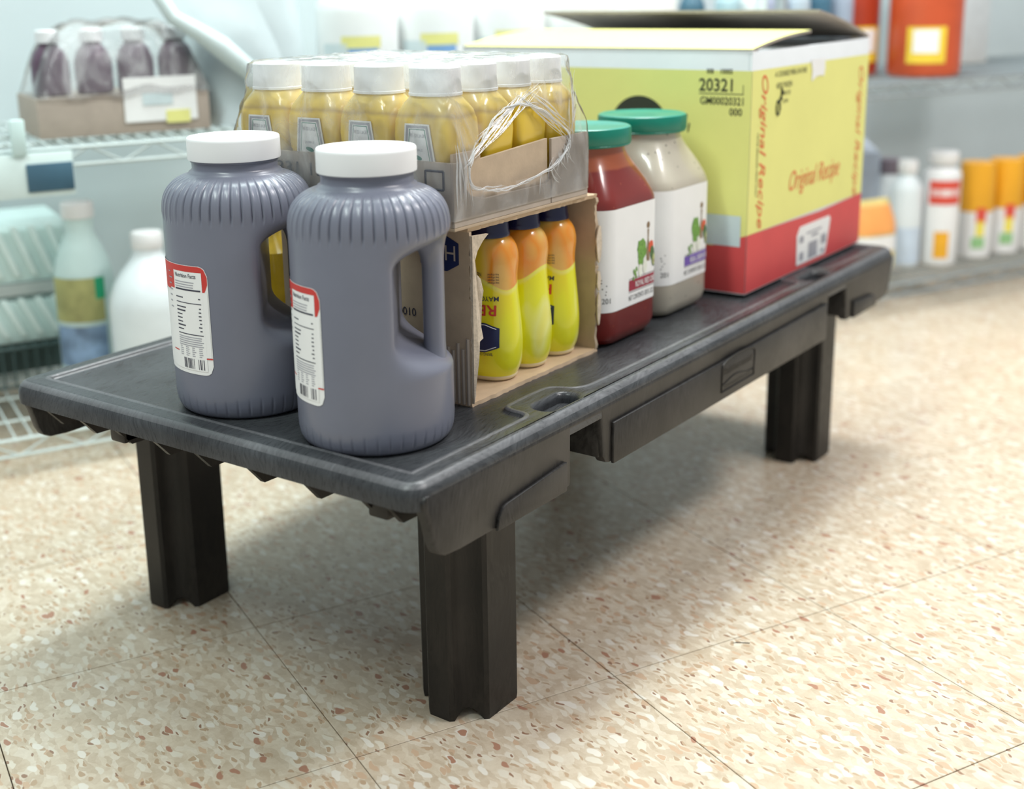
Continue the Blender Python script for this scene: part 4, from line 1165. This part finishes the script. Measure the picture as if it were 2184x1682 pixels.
# white fold line along the front flap hinge and cream board edge at the foot
obj('fold_strip', MB().box(-W2 - .0006, -W2 + .012, -D2, D2, BT - .001, BT + .0012), M['box_white'], bx)

# ================================================================== BACKGROUND SHELVING
M['wire'] = pbr('pale_wire_coating', (.56, .64, .63), .4, .04)
M['wire_dark'] = pbr('steel_wire', (.34, .38, .40), .35, .05, Metallic=.4)
def wire_rack(label, u0_, u1_, z_low, z_mid, mat):
    t = thing('wire_shelf_rack', label, 'shelf', uv((u0_ + u1_) / 2, 1.08), YAW, 'wire shelf racks along the back wall')
    h = (u1_ - u0_) / 2; D = .46
    for sx in (-1, 1):
        for y in (0.012, D - .012):
            p = MB(); p.lathe([(.013, 0), (.015, .004), (.0125, .010), (.0125, 1.50), (.010, 1.505)], 14, (sx * (h - .013), y))
            obj('post', p, mat, t)
    for z in (z_low, z_mid, z_mid + .5):
        fr = MB()
        for dz in (0, -.026):
            for y in (0, D): fr.tube([(-h + .02, y, z + dz), (h - .02, y, z + dz)], .0032, 6)
            for x in (-h + .02, h - .02): fr.tube([(x, 0, z + dz), (x, D, z + dz)], .0032, 6)
        n = int((2 * h - .04) / .05); zz = []
        for k in range(n + 1):
            x = -h + .02 + (2 * h - .04) * k / n; zz.append((x, 0, z - (.026 if k % 2 else 0)))
        fr.tube(zz, .0022, 5)
        s = obj('shelf_frame', fr, mat, t)
        w = MB(); n = int((2 * h - .04) / .0245)
        for k in range(1, n):
            x = -h + .02 + (2 * h - .04) * k / n; w.tube([(x, 0, z + .003), (x, D, z + .003)], .0017, 5)
        for y in (.1, .23, .36): w.tube([(-h + .02, y, z - .001), (h - .02, y, z - .001)], .0026, 5)
        obj('wire_deck', w, mat, s, kind='stuff')
    return t
wire_rack('pale wire shelf rack along the wall at the left rear', -.55, 1.30, .060, .505, M['wire'])
wire_rack('grey wire shelf rack along the wall at the right rear', 1.325, 2.95, .070, .510, M['wire_dark'])
ZLl, ZMl, ZLr, ZMr = .060 + .0052, .505 + .0052, .070 + .0052, .510 + .0052

def put(o, u, v, z, rz=0): o.location = uv(u, v, z); o.rotation_euler = (0, 0, YAW + rz); return o
mint = pbr('mint_plastic', (.60, .76, .74), .45, .03)
mint2 = pbr('pale_mint_rib', (.70, .83, .81), .45, .03)
clear_white = pbr('milky_plastic', (.74, .80, .82), .4, .03)
M['blue_tag'] = pbr('blue_tag', (.055, .13, .19), .5)
M['lab_yellow'] = pbr('label_yellow', (.80, .78, .28), .5)
M['lab_blue'] = pbr('label_blue', (.20, .38, .66), .5)
M['purple_juice'] = pbr('purple_juice', (.11, .065, .10), .3)

# price strip and tag hanging under the left middle shelf
ps = put(thing('price_strip', 'white shelf-edge price strip under the left middle shelf', 'strip'), -.13, 1.074, 0)
obj('strip', MB().box(-.40, .075, -.004, -.001, .436, .502), mint2, ps, bevel=.001)
obj('tag', MB().box(.006, .074, -.0065, -.0042, .444, .486), M['blue_tag'], ps, bevel=.001, label='dark blue price tag')
obj('clip', MB().box(-.012, .010, -.010, -.002, .500, .553), mint, ps, bevel=.003)

# two ribbed bins at the left
def ribbed_bin(label, u, v, z, w, h, d):
    t = put(thing('ribbed_bin', label, 'bin', group='mint ribbed bins'), u, v, z)
    obj('body', MB().prism([(0, 0), (0, h * .86), (.015, h), (d, h), (d, 0)], -w / 2, w / 2, lambda a, b, q: (q, a, b)), mint, t, bevel=.004)
    n = 9
    for k in range(n):
        x = -w / 2 + w * (k + .5) / n
        lean = .030
        obj('rib', MB().prism([(x - .006 - lean * .5, h * .95), (x + .006 - lean * .5, h * .95), (x + .006 + lean * .5, .012), (x - .006 + lean * .5, .012)], -.006, .001, lambda a, b, q: (min(max(a, -w / 2 + .002), w / 2 - .002), q, b)), mint2, t, bevel=.002)
    return t
rs = put(thing('wire_riser', 'dark teal wire riser under the mint ribbed bins', 'riser'), -.157, 1.356, ZLl)
M['teal_wire'] = pbr('dark_teal_wire', (.045, .085, .085), .5)
rb_ = MB()
for k in range(15):
    x = -.132 + .264 * k / 14
    rb_.tube([(x, -.02, .002), (x, -.02, .074), (x, .170, .074), (x, .170, .002)], .0024, 5)
obj('wire', rb_, M['teal_wire'], rs, kind='stuff')
obj('rail', MB().tube([(-.134, -.0225, .074), (.134, -.0225, .074)], .003, 6), M['teal_wire'], rs)
obj('rail', MB().tube([(-.134, -.0225, .006), (.134, -.0225, .006)], .003, 6), M['teal_wire'], rs)
obj('back_sheet', MB().box(-.13, .13, .08, .084, .003, .07), M['teal_wire'], rs)
ZB = ZLl + .0775
ribbed_bin('mint ribbed plastic bin at the left rear, lower of two', -.157, 1.356, ZB, .26, .084, .17)
ribbed_bin('mint ribbed plastic bin at the left rear, upper of two', -.157, 1.356, ZB + .106, .26, .105, .17)
obj_sp = obj('spacer_board', MB().box(-.135, .135, -.004, .17, 0, .0205), pbr('grey_board', (.42, .47, .46), .6)); put(obj_sp, -.157, 1.356, ZB + .085); tag(obj_sp, 'thin grey board between the two mint bins', 'board')

# jug with picture label, big translucent gallon jug
def big_jug(name, label, mat, capm, r, h, neck=.022, capr=.024, labels=(), n=40, shoulder=.62, cat='jug', group=None):
    t = thing(name, label, cat, group=group)
    hs = h * shoulder
    pr = [(r * .85, 0), (r * .97, .004), (r, .012), (r, hs), (r * .97, hs + (h - hs) * .15), (r * .86, hs + (h - hs) * .36), (r * .66, hs + (h - hs) * .58), (r * .45, hs + (h - hs) * .76), (neck, hs + (h - hs) * .88), (neck, h)]
    obj('body', MB().lathe(pr, n), mat, t)
    obj('cap', MB().lathe([(capr * .96, h - .004), (capr, h - .002), (capr, h + .020), (capr * .92, h + .023), (.001, h + .023)], 28), capm, t)
    for (z0, z1, a0, a1, m, nm) in labels:
        lb = MB().grid(lambda a, b: ((r + .0008) * cos(radians(a0 + (a1 - a0) * a)), (r + .0008) * sin(radians(a0 + (a1 - a0) * a)), z0 + (z1 - z0) * b), 14, 2)
        obj(nm, lb, m, t, fixn=False, label=None)
    return t
# angles: -90 faces the aisle (local -y); the camera sees from local about -125
olive = pbr('olive_print', (.40, .40, .16), .5, .25, 30); pic = pbr('picture_print', (.22, .33, .50), .5, .5, 25); gdot = pbr('green_patch', (.01, .36, .17), .5)
j = big_jug('picture_label_jug', 'mint plastic jug with olive and blue picture label, beside the mint bins', mint, M['white_lid'], .050, .305, .024, .027,
            ((.130, .205, -175, -65, olive, 'upper_label'), (.052, .122, -175, -65, pic, 'lower_label'), (.168, .205, -82, -62, gdot, 'green_patch')))
put(j, -.018, 1.275, ZLl)
g = big_jug('gallon_jug', 'translucent white gallon jug on the low shelf, left of the grey jugs', clear_white, M['white_lid'], .070, .262, .024, .026,
            ((.012, .055, -150, -110, M['lab_yellow'], 'yellow_label'), (.012, .055, -108, -50, M['lab_blue'], 'blue_label')))
put(g, .068, 1.165, ZLl)
dk = pbr('dark_olive_plastic', (.06, .06, .05), .5)
bk = big_jug('dark_bottle', 'dark olive bottle behind the translucent gallon jug', dk, dk, .032, .22, .016, .018, cat='bottle'); put(bk, .165, 1.33, ZLl)

# wrapped juice tray on the middle shelf
jt = put(thing('juice_tray', 'small cardboard tray with white label under purple juice bottles', 'tray'), .052, 1.26, ZMl)
obj('tray_body', MB().box(-.135, .140, -.09, .09, 0, .062), M['card_grey'], jt, bevel=.002)
obj('white_sign', MB().box(.000, .118, -.094, -.0905, .018, .088), M['white_paper'], jt, label='white card sign')
obj('yellow_mark', MB().box(.066, .105, -.0955, -.0942, .014, .034), M['lab_yellow'], jt)
obj('blue_mark', MB().box(.030, .078, -.0955, -.0942, .044, .062), M['box_blue'], jt)
for k in range(4):
    b = thing('juice_bottle', ['leftmost', 'second', 'third', 'rightmost'][k] + ' white-capped purple juice bottle in the small tray', 'bottle', group='purple juice bottles')
    obj('body', MB().lathe([(.026, 0), (.030, .004), (.030, .052), (.024, .068), (.015, .078), (.015, .082)], 24), M['purple_juice'], b)
    obj('cap', MB().lathe([(.018, .082), (.019, .083), (.019, .100), (.017, .102), (.001, .102)], 20), M['white_cap'], b)
    put(b, -.045 + .068 * k, 1.235, ZMl + .063)
fm = put(thing('film_hood', 'loose clear film drooping over the purple juice bottles', 'film'), .060, 1.26, ZMl)
def hood(a, b):
    x = -.140 + .278 * a; y = -.096 + .19 * b
    z = .062 + .116 * (1 - abs(2 * b - 1) ** 6) * (1 - abs(2 * a - 1.0) ** 5) + .004 * sin(23 * a) * sin(9 * b + 3 * a)
    return (x, y, z)
obj('sheet', MB().grid(hood, 40, 24), M['film'], fm, fixn=False)

# bulky wrapped bundle beside the juice tray
bd = put(thing('wrapped_bundle', 'bulky pale bundle in milky film on the middle shelf, left of the white tubs', 'bundle'), .300, 1.300, ZMl)
wrapm = pbr('milky_film', (.58, .66, .68), .35, .06, 14, .3, 30)
def bun(a, b):
    th_ = 2 * pi * a; z = .29 * b
    k = 1 - .10 * b - .05 * sin(3 * th_ + 6 * b)
    e = 3.2
    return (.096 * k * math.copysign(abs(cos(th_)) ** (2 / e), cos(th_)), .13 * k * math.copysign(abs(sin(th_)) ** (2 / e), sin(th_)), z)
bm_ = MB(); rings = [[bun(i / 48, j / 14) for i in range(48)] for j in range(15)]; bm_.loft(rings); obj('body', bm_, wrapm, bd, ang=70)
fold = [(-.205, -.120, .275), (-.178, -.130, .215), (-.160, -.138, .180), (-.120, -.142, .155), (-.085, -.143, .130), (-.045, -.143, .095), (-.010, -.142, .05)]
obj('film_fold', MB().tube(fold, [.004, .012, .012, .014, .018, .016, .004], 12), pbr('pale_film_fold', (.64, .74, .74), .5, .06, 20), bd, label='pale fold of film')

def loose(a, b):   # loose sheet between the fold and the bundle
    k = b * 6; i = min(int(k), 5); q = k - i
    p0 = [fold[i][c] + (fold[i + 1][c] - fold[i][c]) * q for c in range(3)]
    ex = (.01 + .05 * b, -.118 + .004 * sin(7 * b), .285 * (1 - b) + .01 * b)
    return (p0[0] + (ex[0] - p0[0]) * a, p0[1] + (ex[1] - p0[1]) * a - .012 * sin(pi * a) * sin(pi * b), p0[2] + (ex[2] - p0[2]) * a + .004 * sin(9 * a + 5 * b))
obj('loose_sheet', MB().grid(loose, 18, 24), wrapm, bd, fixn=False, ang=80)
# white tubs
wtub = pbr('white_tub_plastic', (.84, .86, .85), .4, .02)
for k in range(5):
    o = big_jug('white_jug', ['leftmost', 'second', 'third', 'fourth', 'rightmost'][k] + ' of the white jugs on the middle shelf behind the mustard', wtub, M['white_lid'], .072, .255, .03, .034,
                ((.085, .128, -165, -128, M['box_blue'], 'pale_label'), (.085, .120, -126, -84, M['lab_blue'], 'blue_label'), (.120, .140, -135, -80, M['lab_yellow'], 'yellow_label')) if k < 3 else ((.06, .14, -165, -80, mint2, 'pale_label'),), shoulder=.70, group='white jugs on the middle shelf')
    put(o, .474 + .150 * k, 1.200, ZMl)
# bottles behind the yellow box
cols = [(.05, .13, .19), (.45, .62, .68), (.80, .82, .82), (.36, .38, .50), (.50, .60, .68), (.06, .16, .24), (.34, .40, .50)]
nm = ['dark teal', 'pale teal', 'white', 'slate violet', 'pale blue', 'deep teal', 'dusty blue']
for k in range(7):
    u_ = 1.225 + .062 * k
    if k >= 1: u_ += .03
    o = big_jug('slim_bottle', nm[k] + ' slim bottle in the row above the yellow box', pbr('bottle_' + nm[k].replace(' ', '_'), cols[k], .4), M['white_cap'], .027, .205, .014, .016, (), 24, .8, 'bottle', 'slim bottles above the yellow box')
    put(o, u_, 1.23, ZMl if u_ < 1.3 else ZMr)
lv_ = put(thing('lavender_pack', 'lavender soft pack beside the orange sauce jugs', 'pack'), 1.600, 1.43, ZMr)
obj('body', MB().loft([superring(.055 * k, .03 * k2, z, 3) for k, k2, z in ((.9, .9, 0), (1, 1, .02), (1, 1, .15), (.98, .7, .22), (.95, .1, .27))]), pbr('lavender_film', (.62, .55, .66), .4, .04), lv_)
obj('seam', MB().box(-.052, .052, -.003, .003, .268, .282), pbr('lavender_film_seam', (.68, .62, .72), .4), lv_)
# orange sauce jugs
om = pbr('orange_sauce', (.60, .095, .03), .35, .12, 8); om2 = pbr('dark_orange_sauce', (.42, .05, .02), .35, .12, 8)
yl = pbr('yellow_label_print', (.85, .60, .05), .5, .1, 20)
def sauce(label, u_, v_, rz, m):
    o = big_jug('orange_sauce_jug', label, m, M['white_cap'], .078, .300, .03, .034, ((.030, .108, -152, -90, yl, 'label_sheet'), (.052, .102, -142, -102, M['white_paper'], 'label_panel')), shoulder=.62, group='orange sauce jugs')
    for c in children(o):
        if c.name.startswith('label_panel'): c.scale = (1.004, 1.004, 1)
    return put(o, u_, v_, ZMr, rz)
sauce('orange sauce jug with yellow label, right of the yellow box', 1.822, 1.17, -.22, om)
sauce('orange sauce jug half hidden behind the yellow box corner', 1.715, 1.31, .5, om2)
wb = put(thing('white_carton', 'tall white carton on the right middle shelf, right of the orange jugs', 'carton'), 2.150, 1.42, ZMr)
obj('body', MB().box(-.11, .11, -.05, .05, 0, .27), pbr('white_carton_board', (.66, .70, .72), .5), wb, bevel=.004)
obj('top_gable', MB().prism([(-.05, .27), (.05, .27), (.006, .31), (-.006, .31)], -.108, .108, lambda a, b, q: (q, a, b)), pbr('gable_board', (.70, .73, .75), .5), wb)

# right low shelf goods
org = pbr('orange_bottle', (.84, .40, .02), .35, .06, 10); rdl = pbr('red_label', (.72, .08, .05), .5); ambl = pbr('amber_label', (.86, .42, .02), .5); gsm = pbr('small_green', (.30, .55, .25), .5); ylw = pbr('small_yellow', (.85, .72, .10), .5)
bluew = pbr('blue_white', (.58, .68, .80), .4)
o = big_jug('tall_white_bottle', 'tall plain white bottle with blue foot on the right low shelf', clear_white, M['white_lid'], .036, .225, .02, .022, ((.010, .095, -175, -60, bluew, 'foot_label'),), cat='bottle', shoulder=.78); put(o, 1.830, 1.20, ZLr)
o = big_jug('red_label_bottle', 'white bottle with red band and amber label beside the orange-topped bottles', M['white_lid'], M['white_lid'], .042, .240, .026, .034, ((.145, .200, -175, -70, rdl, 'red_band'), (.165, .180, -170, -75, M['white_paper'], 'white_stripe'), (.020, .082, -150, -105, ambl, 'amber_label')), cat='bottle', shoulder=.88); put(o, 1.915, 1.175, ZLr)
for k in range(4):
    t = thing('orange_topped_bottle', ['first', 'second', 'third', 'fourth'][k] + ' white bottle with orange top, counted from the red label bottle', 'bottle', group='orange-topped bottles')
    obj('body', MB().lathe([(.036, 0), (.040, .004), (.041, .03), (.041, .115)], 28, cap1=False), M['white_lid'], t)
    obj('orange_top', MB().lathe([(.0415, .112), (.0415, .190), (.039, .215), (.038, .226), (.001, .226)], 28), org, t)
    for (z0, z1, a0, a1, m, nme) in ((.085, .122, -140, -108, rdl, 'red_mark'), (.055, .092, -138, -112, ylw, 'yellow_mark'), (.026, .052, -150, -108, gsm, 'green_mark')):
        obj(nme, MB().grid(lambda a, b: (.0422 * cos(radians(a0 + (a1 - a0) * a)), .0422 * sin(radians(a0 + (a1 - a0) * a)), z0 + (z1 - z0) * b), 8, 2), m, t, fixn=False)
    put(t, 2.050 + .098 * k, 1.19, ZLr, .1)
# bag near the box corner, pale packs behind
bg_ = put(thing('snack_bag', 'orange and white snack bag behind the rack end', 'bag'), 1.690, 1.16, ZLr)
bagm = pbr('bag_print', (.85, .60, .22), .4, .4, 18); 
obj('body', MB().loft([superring(.060 * k, .03 * k2, z, 2.6) for k, k2, z in ((.9, .5, 0), (1, 1, .03), (1, 1, .09), (.9, .8, .13), (.75, .2, .165), (.7, .08, .175))]), bagm, bg_)
obj('orange_band', MB().loft([superring(.0595, .0305, .10, 2.6), superring(.0560, .0265, .128, 2.6), superring(.046, .010, .162, 2.6)], False, False), pbr('bag_orange', (.85, .36, .10), .4), bg_)
obj('white_patch', MB().loft([superring(.0608, .0308, .06, 2.6), superring(.0602, .0305, .095, 2.6)], False, False), M['white_paper'], bg_)
pk = put(thing('pale_blue_pack', 'pale blue pack standing behind the snack bag', 'pack'), 1.80, 1.40, ZLr)
obj('body', MB().box(-.10, .10, -.05, .05, 0, .245), pbr('pale_blue_pack', (.58, .68, .80), .5), pk, bevel=.006)
obj('top_fold', MB().prism([(-.05, .245), (.05, .245), (0, .275)], -.09, .09, lambda a, b, q: (q, a, b)), pbr('pale_blue_fold', (.66, .74, .84), .5), pk)
dc = put(thing('dark_cap_bottle', 'short bottle with dark cap behind the tall white bottle', 'bottle'), 1.935, 1.36, ZLr)
obj('body', MB().lathe([(.03, 0), (.034, .004), (.034, .17), (.026, .19)], 24), clear_white, dc)
obj('cap', MB().lathe([(.028, .19), (.029, .192), (.029, .225), (.001, .226)], 24), pbr('dark_plum_cap', (.22, .18, .22), .4), dc)

# place the tile nick (floor-local coordinates)
p = Vector((0, 0, 0))
nk = Vector((0.4482, -0.0958, 0)); no.location = (nk.dot(U), nk.dot(V), 0)
